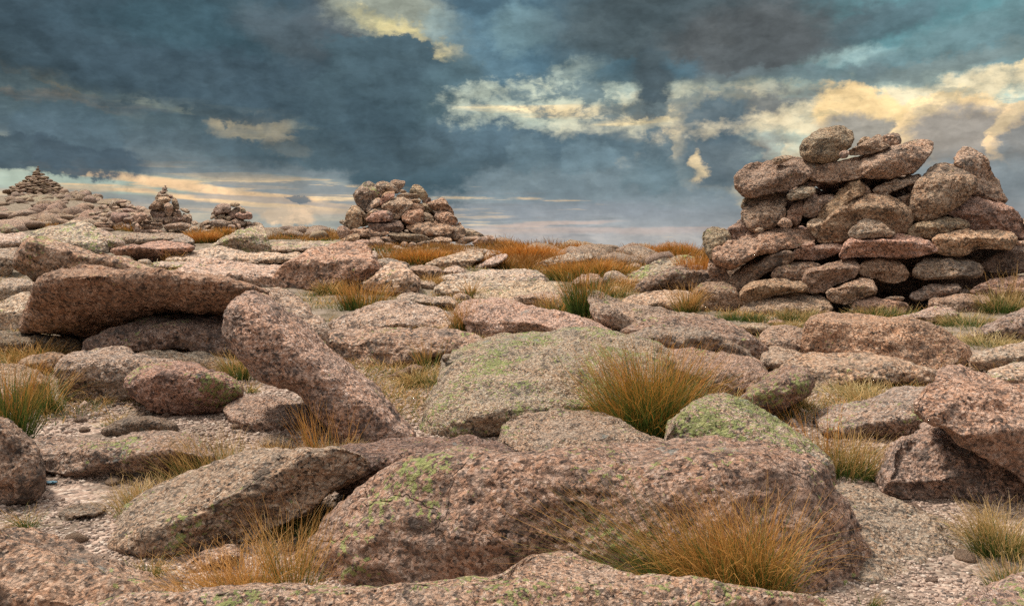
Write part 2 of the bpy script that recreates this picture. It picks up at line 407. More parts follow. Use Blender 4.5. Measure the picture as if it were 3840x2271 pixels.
# ------------------------------------------------------------------ fast gradient noise
_rng = np.random.RandomState(7)
_perm = _rng.permutation(256); _perm = np.concatenate([_perm, _perm, _perm])
_grad = _rng.randn(256, 3); _grad /= np.linalg.norm(_grad, axis=1)[:, None]
def pnoise(p):
    i = np.floor(p).astype(np.int64); f = p - i; i &= 255
    u = f * f * f * (f * (f * 6 - 15) + 10)
    r = 0
    for a in (0, 1):
        for b in (0, 1):
            for c in (0, 1):
                h = _perm[_perm[_perm[(i[:, 0] + a) & 255] + ((i[:, 1] + b) & 255)] + ((i[:, 2] + c) & 255)]
                gd = _grad[h]
                dv = gd[:, 0] * (f[:, 0] - a) + gd[:, 1] * (f[:, 1] - b) + gd[:, 2] * (f[:, 2] - c)
                wgt = (u[:, 0] if a else 1 - u[:, 0]) * (u[:, 1] if b else 1 - u[:, 1]) * (u[:, 2] if c else 1 - u[:, 2])
                r = r + dv * wgt
    return r
def fbm(p, octs, gain=0.5, seed=0.0):
    r, a = 0, 1.0
    q = p + seed * 13.7
    for _ in range(octs):
        r = r + a * pnoise(q); a *= gain; q = q * 2.03 + 5.1
    return r

# ------------------------------------------------------------------ sphere templates
_ico = {}
def ico(n):
    if n not in _ico:
        bm = bmesh.new(); bmesh.ops.create_icosphere(bm, subdivisions=n, radius=1.0)
        v = np.array([x.co[:] for x in bm.verts]); fc = np.array([[q.index for q in x.verts] for x in bm.faces])
        bm.free()
        # tilt it so that no template edge lines up with the outline
        R = np.array(Matrix.Rotation(0.4, 3, 'X') @ Matrix.Rotation(0.7, 3, 'Z'))
        _ico[n] = (v @ R.T / np.linalg.norm(v, axis=1)[:, None], fc)
    return _ico[n]
def vnormals(v, f):
    n = np.cross(v[f[:, 1]] - v[f[:, 0]], v[f[:, 2]] - v[f[:, 0]])
    r = np.zeros_like(v)
    for k in range(3):
        for ax in range(3):
            r[:, ax] += np.bincount(f[:, k], n[:, ax], len(v))
    return r / (np.linalg.norm(r, axis=1)[:, None] + 1e-12)
def mesh_np(name, v, f, mat, smooth=True):
    me = bpy.data.meshes.new(name)
    k = f.shape[1]
    me.vertices.add(len(v)); me.vertices.foreach_set('co', np.ascontiguousarray(v, dtype=np.float32).ravel())
    me.loops.add(f.size); me.loops.foreach_set('vertex_index', np.ascontiguousarray(f, dtype=np.int32).ravel())
    me.polygons.add(len(f)); me.polygons.foreach_set('loop_start', np.arange(0, f.size, k, dtype=np.int32))
    me.polygons.foreach_set('use_smooth', np.full(len(f), smooth))
    me.update(calc_edges=True)
    me.materials.append(mat)
    return me
def link(name, me, loc=(0, 0, 0), label=None, cat=None, group=None, kind=None, parent=None):
    o = bpy.data.objects.new(name, me); C.objects.link(o); o.location = loc
    if label: o['label'] = label
    if cat: o['category'] = cat
    if group: o['group'] = group
    if kind: o['kind'] = kind
    if parent: o.parent = parent
    return o

# ------------------------------------------------------------------ terrain: the height of the moor, known from where things stand
GU = np.array([-3000., 0, 300, 420, 520, 700, 1000, 1280, 1800, 1950, 2560, 3200, 3840, 6800])
GY = np.array([1.2, 2.0, 2.35, 2.95, 3.6, 4.5, 6, 7.2, 9, 11.5, 15, 18, 22, 27, 35, 50, 72, 95, 200, 3000])
_near = [3520, 2520, 2271, 2000, 1800, 1600, 1400, 1300]
GV = np.array([_near + r for r in (
    [1190, 1080, 985, 935, 892, 866, 820, 780, 735, 742, 900, 1100],
    [1190, 1080, 985, 935, 892, 866, 820, 780, 735, 742, 900, 1100],
    [1192, 1082, 986, 936, 894, 868, 824, 782, 728, 745, 900, 1100],
    [1193, 1083, 987, 937, 896, 869, 828, 790, 752, 760, 900, 1100],
    [1194, 1084, 988, 938, 898, 870, 832, 800, 782, 790, 910, 1100],
    [1196, 1086, 989, 938, 900, 872, 842, 834, 836, 850, 940, 1100],
    [1198, 1090, 990, 936, 905, 880, 866, 862, 870, 885, 960, 1100],
    [1200, 1092, 986, 920, 903, 884, 874, 880, 895, 910, 960, 1100],
    [1200, 1096, 990, 922, 924, 938, 950, 955, 960, 970, 1000, 1100],
    [1200, 1098, 1004, 944, 942, 947, 952, 958, 965, 975, 1000, 1100],
    [1200, 1100, 1012, 968, 958, 960, 966, 970, 975, 985, 1000, 1100],
    [1198, 1100, 1016, 985, 975, 975, 975, 975, 980, 985, 1000, 1100],
    [1195, 1098, 1016, 985, 975, 975, 975, 975, 980, 985, 1000, 1100],
    [1195, 1098, 1016, 985, 975, 975, 975, 975, 980, 985, 1000, 1100])], float)
_LY = np.log(GY)
def ground_v(u, Y):
    u = np.clip(np.asarray(u, float), GU[0], GU[-1]); ly = np.log(np.clip(np.asarray(Y, float), GY[0], GY[-1]))
    u, ly = np.broadcast_arrays(u, ly)
    iu = np.clip(np.searchsorted(GU, u) - 1, 0, len(GU) - 2); fu = (u - GU[iu]) / (GU[iu + 1] - GU[iu]); fu = fu * fu * (3 - 2 * fu)
    iy = np.clip(np.searchsorted(_LY, ly) - 1, 0, len(GY) - 2); fy = (ly - _LY[iy]) / (_LY[iy + 1] - _LY[iy])
    return (GV[iu, iy] * (1 - fu) + GV[iu + 1, iy] * fu) * (1 - fy) + (GV[iu, iy + 1] * (1 - fu) + GV[iu + 1, iy + 1] * fu) * fy
_YS = np.exp(np.linspace(math.log(1.25), math.log(80.0), 500))
def ground_depth(u, v):
    """nearest distance at which the moor shows in that direction"""
    gv = ground_v(np.full(500, float(u)), _YS)
    k = np.nonzero(gv <= v)[0]
    return float(_YS[k[0]]) if len(k) else 20.0
def ground_xyz(x, y):
    u = 1920 + (x / y) * FPX * cp      # good enough: the pitch is small
    gv = ground_v(u, y)
    rx, rz = ray(u, gv)
    return H + rz * y
def ground_top(x, y):
    x = np.asarray(x, float); y = np.asarray(y, float)
    q = np.stack([x, y, 0 * x], 1)
    return ground_xyz(x, y) + .035 * np.clip(y / 6, .35, 3) * fbm(q * 1.1 + 3, 3) + .006 * fbm(q * 14.0 + 1, 3) * (y < 14)

# ------------------------------------------------------------------ one stone
SETS = {'A': (0, 860, 1280 / 2509), 'B': (1280, 860, 1280 / 2509), 'C': (2560, 1000, 1280 / 2509), 'D': (0, 1514, 1280 / 2509),
        'E': (1280, 1514, 1280 / 2509), 'F': (2560, 1514, 1280 / 2509), 'R': (2560, 440, 1280 / 2509), 'M': (1200, 640, 720 / 2508),
        'L': (0, 600, 1000 / 2510)}
def px(s):
    """'B 10,20 30,40 E 5,6' -> photograph pixels; a letter names the crop the following points were measured in"""
    out = []; k = None
    for w_ in s.split():
        if w_ in SETS: k = SETS[w_]; continue
        a, b = w_.split(',')
        out.append((k[0] + float(a) * k[2], k[1] + float(b) * k[2]))
    return np.array(out)
def chaikin(p, n):
    for _ in range(n):
        q = np.roll(p, -1, 0)
        p = np.stack([p * 0.78 + q * 0.22, p * 0.22 + q * 0.78], 1).reshape(-1, 2)
    return p
_cnt = [0]
def stone(name, outline, label=None, Y=None, D=None, t0=0.7, up=(0, -1), sub=5, low=1.0, facets=0, tint=(1, 1, 1), lich=0.12,
          mat=None, cat='boulder', group=None, dy=0.0, grow=1.02, smooth=7, pw=2.2, slope=0.04, fine=1.0):
    _cnt[0] += 1; seed = _cnt[0]
    rs = np.random.RandomState(seed)
    pts = px(outline) if isinstance(outline, str) else np.asarray(outline, float)
    pts = chaikin(pts, 2)
    # area centroid
    q = np.roll(pts, -1, 0); cr = pts[:, 0] * q[:, 1] - q[:, 0] * pts[:, 1]; A = cr.sum() / 2
    c = ((pts + q) * cr[:, None]).sum(0) / (6 * A)
    seg = np.linalg.norm(q - pts, axis=1); wts = seg / seg.sum()
    dd = (pts + q) / 2 - c
    cov = (dd * wts[:, None]).T @ dd
    ev, Ev = np.linalg.eigh(cov); Wm = Ev @ np.diag(1 / np.sqrt(ev)) @ Ev.T; Wi = np.linalg.inv(Wm)
    pts = c + (pts - c) * grow
    P = (pts - c) @ Wm.T; Q = np.roll(P, -1, 0)
    th = np.linspace(-math.pi, math.pi, 721)[:-1]
    ex, ey = np.cos(th)[:, None], np.sin(th)[:, None]
    ax, ay = P[:, 0][None], P[:, 1][None]; bx, by = (Q - P)[:, 0][None], (Q - P)[:, 1][None]
    den = ex * by - ey * bx; den = np.where(np.abs(den) < 1e-12, 1e-12, den)
    rr = (ax * by - ay * bx) / den; ss_ = (ax * ey - ay * ex) / den
    R = np.where((ss_ >= -1e-6) & (ss_ <= 1 + 1e-6) & (rr > 0), rr, 0).max(1)
    kr = np.hanning(smooth + 2)[1:-1]; kr /= kr.sum()
    R = np.convolve(np.concatenate([R[-40:], R, R[:40]]), kr, 'same')[40:-40]
    v, f = ico(sub)
    s = np.sqrt(v[:, 0] ** 2 + v[:, 2] ** 2); tht = np.arctan2(v[:, 2], v[:, 0])
    rad_ = np.interp(tht, th, R, period=2 * math.pi)
    sq = np.stack([s * rad_ * np.cos(tht), s * rad_ * np.sin(tht)], 1)
    uv = sq @ Wi.T + c
    W_ = np.ptp(pts[:, 0]); Hh = np.ptp(pts[:, 1])
    ub = c[0]; vb = pts[:, 1].max()
    if Y is None: Y = ground_depth(min(max(ub, -200), 4040), min(vb, 2420))
    Y = Y + dy
    wreal = W_ * Y / FPX; hreal = Hh * Y / FPX
    if D is None: D = 0.75 * math.sqrt(wreal * hreal) + 0.15 * wreal
    # front relief: a domed shape cut by a few planes
    dome = np.maximum(0, 1 - np.minimum(s, 1) ** pw) ** (1 / pw)
    if facets:
        cut = np.ones(len(v)) * 9
        for _ in range(facets):
            a = rs.uniform(0, 2 * math.pi); k = rs.uniform(0.25, 0.95)
            cut = np.minimum(cut, rs.uniform(0.45, 0.85) + k * (np.cos(a) * v[:, 0] + np.sin(a) * v[:, 2]))
        dome = np.where(v[:, 1] < 0, np.minimum(dome, np.maximum(cut, 0.12 * dome)), dome)
    upv = np.array(up, float); upv /= np.linalg.norm(upv)
    pr = uv @ upv; prp = pts @ upv
    t = (pr - prp.min()) / (np.ptp(prp) + 1e-9)
    x = (t - t0) / max(1 - t0, 0.05); x = 0.5 * (x + np.sqrt(x * x + 0.03)) / (0.5 * (1 + math.sqrt(1.03)))
    bs = D * (slope * t + (0.75 - slope) * x)
    rim = 0.33 * D
    front = v[:, 1] <= 0
    depth = np.where(front, Y + bs + rim * (1 - dome), Y + bs + rim + dome * np.maximum(0.35 * D, D * 1.05 - bs))
    rx, rz = ray(uv[:, 0], uv[:, 1])
    co = np.stack([rx * depth, depth, H + rz * depth], 1)
    size = math.sqrt(wreal * hreal)
    # relief of the real surface
    n = vnormals(co, f)
    if n[np.argmin(co[:, 1])][1] > 0: n = -n; f = f[:, ::-1]
    off = seed * 7.31
    amp = np.clip(np.abs(v[:, 1]) * 1.6 + 0.35, 0, 1)          # keep the outline where it was measured
    q3 = co / size
    dsp = 0.095 * low * size * amp * fbm(q3 * 1.7 + off, 3)
    if sub >= 5:      # broken edges and flaked steps: a terraced part of the relief
        e_ = fbm(q3 * np.array([1.6, 1.6, 2.6]) + off + 9, 2)
        st = np.floor(e_ * 6) / 6 + np.clip((e_ * 6 - np.floor(e_ * 6)) * 3 - 1, 0, 1) / 6
        dsp = dsp + 0.075 * low * size * amp * st
    if sub >= 4: dsp = dsp + 0.030 * low * size * fbm(q3 * 5.5 + off, 3, 0.55)
    co = co + n * dsp[:, None]
    if sub >= 5:
        n = vnormals(co, f)
        k = min(1.0, 6.0 / Y)
        # weathered layers and pits
        lay = fbm(np.stack([co[:, 0] * 3, co[:, 1] * 3, co[:, 2] * 16], 1) + off, 3)
        pits = fbm(co * (22.0 if Y < 5 else 13.0) + off, 3, 0.6)
        co = co + n * (fine * (0.012 * lay + (0.010 if Y < 5 else 0.014) * pits))[:, None]
    base = np.array([co[:, 0].mean(), co[:, 1].mean(), co[:, 2].min()])
    if mat is None: mat = M_NEAR if Y < 5.2 else (M_MID if Y < 10.5 else M_FAR)
    me = mesh_np(name, co - base, f, mat)
    o = link(name, me, base, label, cat, group)
    j = rs.uniform(-0.10, 0.10, 3)
    b = rs.uniform(0.88, 1.12)
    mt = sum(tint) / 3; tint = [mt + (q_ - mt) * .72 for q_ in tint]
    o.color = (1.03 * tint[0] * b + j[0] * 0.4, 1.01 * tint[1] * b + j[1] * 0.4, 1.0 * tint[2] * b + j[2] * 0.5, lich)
    return o

# ------------------------------------------------------------------ the boulder field
GREY, PINK, PALE, DARK, ORNG = (0.84, 0.88, 0.92), (1.05, 0.92, 0.88), (1.2, 1.18, 1.16), (0.62, 0.60, 0.60), (1.18, 0.92, 0.80)
PG = (1.15, 1.18, 1.12)
BOULDERS = [
 ('wide pinkish granite ledge along the bottom edge with a raised hump and yellow-green lichen',
  'D 560,1484 780,1455 950,1412 1200,1400 1400,1385 1560,1365 1850,1345 2100,1350 2300,1368 E 0,1362 250,1352 420,1325 560,1308 720,1290 860,1276 980,1285 1070,1303 1200,1283 1270,1230 1310,1170 1360,1125 1440,1105 1560,1103 1620,1118 1720,1112 1790,1150 1870,1165 1950,1208 2090,1240 2170,1262 2290,1260 2400,1275 F 0,1290 100,1285 200,1310 300,1345 450,1365 650,1385 800,1400 930,1415 1020,1440 1090,1484 1150,1600 1100,1900 E 1200,2100 D 400,1900 450,1600',
  dict(Y=1.72, D=0.5, t0=.8, sub=7, lich=.6, tint=(1.25, 1.08, 1.02), low=.5, slope=.25, smooth=19)),
 ('large brown-pink boulder filling the foreground, rounded at left, behind the ledge',
  'D 2280,1400 2255,1250 2270,1150 2300,1000 2380,930 2400,850 2509,740 E 60,660 150,600 200,560 260,510 330,470 420,430 520,390 650,375 780,358 870,335 960,330 1060,350 1170,345 1250,370 1380,365 1550,355 1700,345 1850,325 2050,300 2250,300 2509,300 F 150,285 300,290 450,293 640,305 740,335 850,375 930,415 1010,485 1090,570 1150,660 1195,760 1240,860 1290,1000 1330,1130 1350,1300 1360,1450 1250,1560 E 1500,1560 300,1500',
  dict(Y=2.36, D=.8, t0=.93, facets=0, sub=7, lich=.5, tint=(.98, .86, .77), low=.8, pw=2.2, slope=.16)),
 ('long sloping boulder at lower left, rising rightward from gravel to a rounded end',
  'D 560,1010 640,950 760,860 900,770 1050,690 1200,590 1330,540 1440,490 1600,430 1780,370 2000,340 2150,332 2300,345 2420,340 2509,335 E 60,365 130,378 172,410 180,460 150,520 60,570 0,600 D 2400,650 2300,760 2200,830 2050,900 1900,960 1700,1040 1500,1100 1300,1160 1050,1195 900,1185 780,1135 640,1085',
  dict(D=.62, t0=.5, sub=7, lich=.3, up=(-.45, -.9), low=.8, tint=(1.05, 1.0, .97), pw=2.2)),
 ('dark lichen-blotched low boulder showing behind the left shoulder of the big foreground boulder',
  'E -150,430 0,325 150,300 300,288 380,255 620,245 750,262 980,262 1150,285 1260,345 1250,600 700,700 100,700 -140,600',
  dict(Y=3.0, D=.5, t0=.7, sub=6, lich=.45, tint=DARK)),
 ('pink rough boulder in the bottom left corner sloping down to the right',
  'D -300,980 20,930 130,915 220,915 300,950 420,985 540,1030 660,1090 800,1140 900,1185 1000,1215 1150,1250 1250,1310 1330,1380 1400,1500 1300,1750 -300,1800',
  dict(Y=2.02, D=.5, t0=.8, sub=7, lich=.35, up=(.35, -.93), tint=(1.18, 1.0, .92), slope=.3, pw=2)),
 ('round dark boulder cut off by the left edge above the grass sprig',
  'D -350,60 -200,70 0,100 60,130 130,190 200,250 270,310 310,390 325,480 320,600 290,680 200,745 60,765 -100,790 -300,780 -400,400',
  dict(D=.5, t0=.85, sub=6, lich=.1, tint=(.9, .8, .78), slope=.05)),
 ('low boulder with a pale blue-grey lichen patch on its left end behind the gravel patch',
  'D 180,300 230,255 360,250 500,262 640,280 760,288 880,260 1000,235 1150,205 1250,200 1400,220 1500,300 1600,400 1400,520 1200,600 1000,640 760,590 560,545 420,530 320,480 200,400',
  dict(D=.6, t0=.62, sub=6, lich=.4, tint=(.92, .9, .9))),
 ('small dark flat rock half buried in gravel below the mossy boulder',
  'D 730,215 800,150 860,110 960,85 1100,83 1220,95 1300,150 1320,200 1200,240 900,260', dict(D=.28, sub=5, lich=.2, tint=DARK, t0=.7)),
 ('flat cracked slab lying flush in the gravel at lower left',
  'D 415,815 480,770 620,735 760,730 775,790 600,850 460,880', dict(D=.2, sub=5, lich=0, t0=.3, tint=(.85, .8, .78))),
 ('angular boulder with bright green moss patches on its dark left face',
  'A 935,1100 980,1040 1050,1010 1150,985 1260,972 1400,985 1520,1020 1640,1060 1720,1100 1770,1150 1790,1210 1700,1290 1620,1340 1480,1380 1310,1402 1200,1370 1110,1340 1050,1270 960,1210 930,1140',
  dict(D=.6, t0=.75, sub=6, lich=.7, tint=(.95, .8, .74), slope=-.1, facets=0)),
 ('rounded grey-brown boulder standing left behind the mossy one beside rushes',
  'A 430,1000 470,930 560,895 680,888 800,882 900,880 1000,905 1120,945 1200,975 1300,1000 1300,1250 1060,1290 900,1310 700,1300 560,1270 450,1210 435,1100',
  dict(D=.6, t0=.72, sub=6, lich=.3, tint=(1.0, .93, .9))),
 ('long pale low slab behind the grey-brown boulder with orange grass along it',
  'A 700,890 830,858 940,843 1030,845 1150,868 1300,880 1450,900 1600,930 1750,960 1760,1050 1400,1070 900,1020', dict(D=.5, t0=.3, sub=5, lich=.1, tint=PALE)),
 ('tall diagonal slab leaning up to the left, the long tilted block left of centre',
  'A 1648,740 1662,640 1690,570 1740,520 1800,475 1850,462 1950,485 2050,560 2180,650 2300,760 2420,880 2509,955 2589,1012 2679,1090 2769,1172 2849,1262 2939,1360 3029,1460 3060,1530 2950,1610 2700,1640 2500,1560 2400,1420 2300,1300 2240,1240 2170,1180 2050,1150 1920,1110 1870,1070 1820,990 1760,930 1700,850 1660,800',
  dict(Y=4.05, D=.5, t0=.66, sub=7, lich=.2, up=(.62, -.78), tint=(1.12, 1.0, .94), slope=.1, facets=0, low=.45, smooth=5, pw=2.8)),
 ('dark arched rock wedged under the overhang of the big left slab',
  'A 620,880 650,810 700,780 780,740 860,715 960,688 1100,650 1300,622 1480,615 1600,618 1700,640 1760,750 1760,900 1640,930 1500,910 1300,890 1100,885 900,900 700,910',
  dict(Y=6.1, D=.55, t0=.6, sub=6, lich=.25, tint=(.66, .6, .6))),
 ('huge long overhanging slab on the left with a shadowed brown underside',
  'A 160,750 170,690 200,610 230,520 260,440 310,380 380,340 480,305 580,285 700,283 850,298 1000,303 1150,300 1300,333 1450,345 1600,360 1750,395 1900,430 1960,470 1900,560 1800,600 1680,620 1500,612 1300,635 1100,655 950,695 850,722 760,755 700,780 640,792 560,792 480,772 400,762 280,757',
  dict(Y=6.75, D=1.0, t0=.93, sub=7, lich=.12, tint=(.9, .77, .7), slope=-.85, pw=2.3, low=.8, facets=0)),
 ('brown boulder just behind the top of the diagonal slab',
  'A 1850,480 1920,440 2020,436 2110,455 2200,500 2260,560 2280,620 2380,690 2430,760 2460,850 2450,920 2300,920 2000,800',
  dict(D=.6, t0=.6, sub=6, lich=.2, up=(.4, -.9))),
 ('low dark rock at the left edge beneath the big overhanging slab',
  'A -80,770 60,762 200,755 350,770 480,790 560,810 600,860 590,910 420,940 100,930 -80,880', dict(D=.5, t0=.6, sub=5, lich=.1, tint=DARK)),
 ('pink boulder at the left edge behind the tall green rushes',
  'A -80,985 60,988 150,1000 250,1040 330,1080 355,1150 330,1230 310,1280 300,1340 200,1370 -80,1360', dict(D=.5, t0=.55, sub=6, lich=.1, tint=(1.12, .98, .95))),
 ('small reddish rock sunk in matted grass left of the rounded grey-brown boulder',
  'A 120,985 200,930 320,915 450,905 500,930 440,1000 400,1060 200,1070', dict(D=.35, sub=5, lich=.05, tint=(1.0, .8, .75))),
 ('grey rock peeping out at the left end of the big slab, upper of two',
  'A -60,450 15,380 80,360 180,370 260,400 260,470 150,500 60,550 -60,560', dict(D=.6, sub=5, lich=.2)),
 ('pale greenish-white boulder at the left edge beside the big slab',
  'A -80,580 40,520 120,470 240,455 230,600 180,740 150,760 0,765 -80,740', dict(D=.6, sub=6, lich=.5, tint=PALE, t0=.4)),
 ('reddish dark-faced boulder at upper left with lichen along its crest',
  'A 95,290 110,220 140,150 170,90 220,60 300,55 380,80 480,110 600,150 760,180 900,210 1030,250 1120,290 1180,310 1000,410 700,430 280,392 230,360 150,325',
  dict(D=.9, t0=.9, sub=6, lich=.5, slope=-.4, facets=0, tint=(.92, .74, .68), up=(.25, -.97))),
 ('broad pale whaleback hump with green lichen below the far pyramid cairn',
  'L 185,780 230,720 300,680 400,640 620,600 680,560 780,568 880,615 950,690 985,760 1030,850 980,900 300,900', dict(D=1.3, t0=.2, sub=6, lich=.55, tint=PG, low=.6)),
 ('lichened rounded rock adjoining the right end of the pale whaleback',
  'L 870,640 960,655 1050,690 1130,740 1190,800 1170,835 1050,855 950,860', dict(D=.9, t0=.4, sub=5, lich=.5)),
 ('flat-topped dark-fronted boulder just below the second cairn',
  'L 1085,715 1130,697 1250,690 1400,695 1560,690 1700,690 1750,700 1650,750 1480,775 1350,790 1250,812 1190,802 1150,760', dict(D=.9, t0=.5, sub=5, lich=.3, tint=GREY)),
 ('sloping grey rock between the flat-topped boulder and the grass below the third cairn',
  'L 1440,775 1560,730 1700,702 1760,710 1830,750 1810,800 1600,815', dict(D=.8, t0=.3, sub=5, lich=.5, tint=GREY)),
 ('curved slab with pale top and hollow dark brown front, middle left',
  'L 1040,850 1200,820 1350,795 1450,775 1600,770 1740,785 1830,820 1800,855 1680,875 1600,905 1560,965 1420,965 1300,930 1180,885 1080,875',
  dict(D=1.0, t0=.72, sub=6, lich=.05, tint=(.95, .78, .70), slope=-.5)),
 ('pointed mossy boulder right of the third cairn\'s grass',
  'A 1540,140 1600,95 1640,60 1700,30 1770,5 1840,-15 1895,-28 1935,-22 1955,30 1975,90 1990,160 1950,185 1750,190 1580,165', dict(D=1.0, t0=.6, sub=6, lich=.65, tint=(1.0, .95, .9))),
 ('smooth pale slab with a rounded left end, middle left behind the white flat slab',
  'A 1205,245 1230,200 1270,175 1340,153 1450,155 1560,137 1700,145 1850,170 2000,175 2200,175 2200,215 2100,250 1700,270 1300,260', dict(D=1.0, t0=.25, sub=6, lich=.15, tint=PALE)),
 ('broad whitish flat slab running right behind the huge left slab',
  'A 1265,315 1350,265 1420,225 1530,210 1650,228 1800,250 1950,265 2080,262 2080,300 2040,380 2020,445 1900,440 1700,395 1500,370 1400,345', dict(D=1.3, t0=.3, sub=6, lich=.12, tint=PALE, low=.6)),
 ('big rounded boulder with a dark brown right-hand face below the centre cairn',
  'A 2025,400 2025,340 2060,280 2110,240 2200,190 2330,150 2430,128 2509,105 2600,98 2680,128 2720,170 2749,230 2799,290 2749,335 2659,375 2509,395 2300,462 2150,468 2040,445',
  dict(D=1.2, t0=.62, sub=6, lich=.12, tint=(1.02, .88, .82))),
 ('small rock tucked against the right shoulder of the big rounded boulder', 'B 190,165 250,156 268,190 262,240 290,295 200,280', dict(D=.4, sub=4, dy=.3)),
 ('low grey stone between the rounded boulder and orange grass', 'B 255,230 310,208 400,225 480,245 505,275 400,305 290,305', dict(D=.7, sub=5, tint=GREY)),
 ('pointed pale boulder with a crack, just left of picture centre below the grass',
  'B 140,430 240,340 310,280 350,245 420,236 480,268 550,330 582,380 578,430 550,478 400,490 250,450', dict(D=.9, t0=.5, sub=6, lich=.15, tint=(1.15, 1.08, 1.04))),
 ('dark-fronted rock between the pointed pale boulder and a small pale one', 'B 490,285 560,268 640,268 720,283 750,310 730,355 640,370 560,345', dict(D=.7, sub=5, tint=(.9, .8, .76))),
 ('small pale dome in front of the long slanting rock', 'B 735,305 800,272 870,268 925,318 900,345 780,340', dict(D=.6, t0=.4, sub=5, tint=PALE)),
 ('long slanting rock with a dark right face under the centre grass strip',
  'B 610,268 680,225 780,195 880,170 960,153 1040,172 1040,215 965,245 935,300 900,320 750,300', dict(D=1.1, t0=.4, sub=6, tint=(1.05, .95, .92))),
 ('flat dark-topped stone behind the long slanting rock', 'B 745,182 820,150 930,137 1060,147 1180,160 1170,190 1050,195 880,195', dict(D=1.0, t0=.4, sub=5, tint=(.8, .78, .78))),
 ('upright pale sliver of rock right of the long slanting rock', 'B 1015,238 1060,185 1100,160 1150,188 1130,215 1080,240', dict(D=.5, sub=5, tint=PALE, facets=2)),
 ('narrow tilted slab beside the orange grass clump right of the pale sliver', 'B 955,312 1020,250 1120,200 1200,178 1235,200 1150,262 1050,305', dict(D=.7, t0=.3, sub=5, tint=PALE)),
 ('pale flat slab with a blocky right end, centre, below the orange grass',
  'B 725,385 740,340 850,325 1000,310 1150,296 1300,293 1440,310 1482,340 1508,390 1450,400 1300,395 1200,380 1000,395 800,410', dict(D=1.0, t0=.4, sub=6, lich=.3, tint=PALE)),
 ('low rounded slab in front of the blocky pale slab', 'B 685,440 720,398 850,370 1000,350 1150,353 1250,365 1310,400 1200,490 900,510 780,505 710,480', dict(D=.8, t0=.3, sub=6, lich=.2, tint=(1.12, 1.06, 1.04))),
 ('broad flat greenish slab at the centre with a grass sprig at its left end', 'B 965,485 1000,450 1080,415 1200,393 1400,388 1560,393 1650,412 1690,455 1500,505 1300,530 1250,535 1150,545 1000,525', dict(D=.9, t0=.2, sub=6, lich=.42, tint=PG)),
 ('slab with a shadowed hollow beneath it left of the tall green rushes', 'B 1225,525 1300,490 1400,475 1550,460 1660,440 1750,470 1850,510 1820,570 1700,610 1500,610 1400,570 1290,550', dict(D=.7, t0=.7, sub=6, tint=(1.05, .95, .9), slope=0)),
 ('small rock under the grass sprig at centre', 'B 810,505 850,468 900,463 950,500 965,525 870,545', dict(D=.4, sub=5)),
 ('low lumpy rock behind the white slab left of centre', 'B 400,500 500,463 570,473 650,500 720,493 805,503 852,530 865,575 800,620 700,590 550,550 430,530', dict(D=.7, t0=.4, sub=6, lich=.25, tint=(1.1, 1.06, 1.0))),
 ('whitish smooth slab above the long brown boulder, left of centre', 'B -90,690 0,635 100,600 200,560 300,533 400,526 520,543 640,570 750,595 805,640 855,700 875,760 700,760 500,760 300,740 0,745 -70,740', dict(D=.9, t0=.35, sub=6, lich=.08, tint=PALE)),
 ('long brown-grey boulder bordering the central gravel hollow', 'B -80,760 0,727 100,718 300,710 500,733 700,743 850,755 950,775 1045,800 1010,850 860,900 760,925 600,965 500,995 350,1020 200,1025 100,1000 0,935 -70,860', dict(D=.65, t0=.6, sub=6, lich=.4, tint=(.98, .9, .85))),
 ('large smooth pink slab in the middle with an orange-stained left end', 'B 845,610 880,545 960,515 1050,523 1150,508 1250,528 1350,570 1500,600 1650,620 1800,665 1900,710 2010,770 1950,830 1500,830 1100,820 1000,795 950,760 900,670', dict(D=1.1, t0=.35, sub=6, lich=.28, tint=(1.14, 1.0, .95))),
 ('long pink slab right of the tall green rushes sloping to the right', 'B 1800,500 1830,460 1900,458 1980,500 2080,545 2200,575 2350,590 2509,610 2700,640 2800,690 2500,740 2100,770 1990,758 1930,710 1870,650', dict(D=1.2, t0=.3, sub=6, lich=.3, tint=(1.1, 1.0, .97), up=(.2, -.98))),
 ('upper dark layered slab right of the central lichen boulder', 'C -470,495 -350,430 -250,385 -100,360 0,353 130,360 260,383 380,420 470,480 560,550 632,600 605,690 540,695 350,560 150,480 0,440 -150,440 -300,480', dict(Y=6.15, D=.7, t0=.6, sub=6, lich=.4, tint=(.88, .74, .7), up=(.15, -.98))),
 ('lower dark slab directly under the layered one with blue-grey lichen', 'C -420,520 -300,460 -150,428 0,430 150,468 350,555 545,685 500,720 350,680 100,650 -100,640 -300,610 -420,570', dict(Y=5.85, D=.55, t0=.7, sub=6, lich=.3, tint=(.85, .74, .72))),
 ('smooth boulder rising behind the big green-orange rush clump', 'C -420,780 -300,650 -150,605 0,595 100,600 200,625 350,650 450,680 540,700 600,750 642,800 600,870 500,910 400,970 200,1000 -200,980 -400,900', dict(D=.9, t0=.55, sub=6, lich=.2, tint=(1.02, .92, .88))),
 ('rounded pale rock left of the orange block, below the big cairn', 'C 555,525 600,470 660,435 760,433 860,453 902,490 920,640 900,680 700,660 600,620', dict(D=.7, t0=.5, sub=6, tint=(1.15, 1.03, .97))),
 ('small reddish rock left above the rounded pale rock', 'C 395,435 520,413 620,420 655,440 610,490 560,515', dict(D=.5, sub=5, tint=PINK)),
 ('small pink stone lying in grass in front of the big cairn', 'C 605,418 660,387 720,388 765,410 700,435', dict(D=.3, sub=4, tint=PINK)),
 ('large orange-pink rectangular boulder right of centre in front of the big cairn',
  'C 905,640 898,560 903,470 920,410 960,365 1040,343 1150,343 1280,350 1400,376 1550,373 1700,388 1820,418 1920,468 2000,528 2080,588 2112,660 2120,750 2050,830 1900,850 1700,800 1300,760 1000,720',
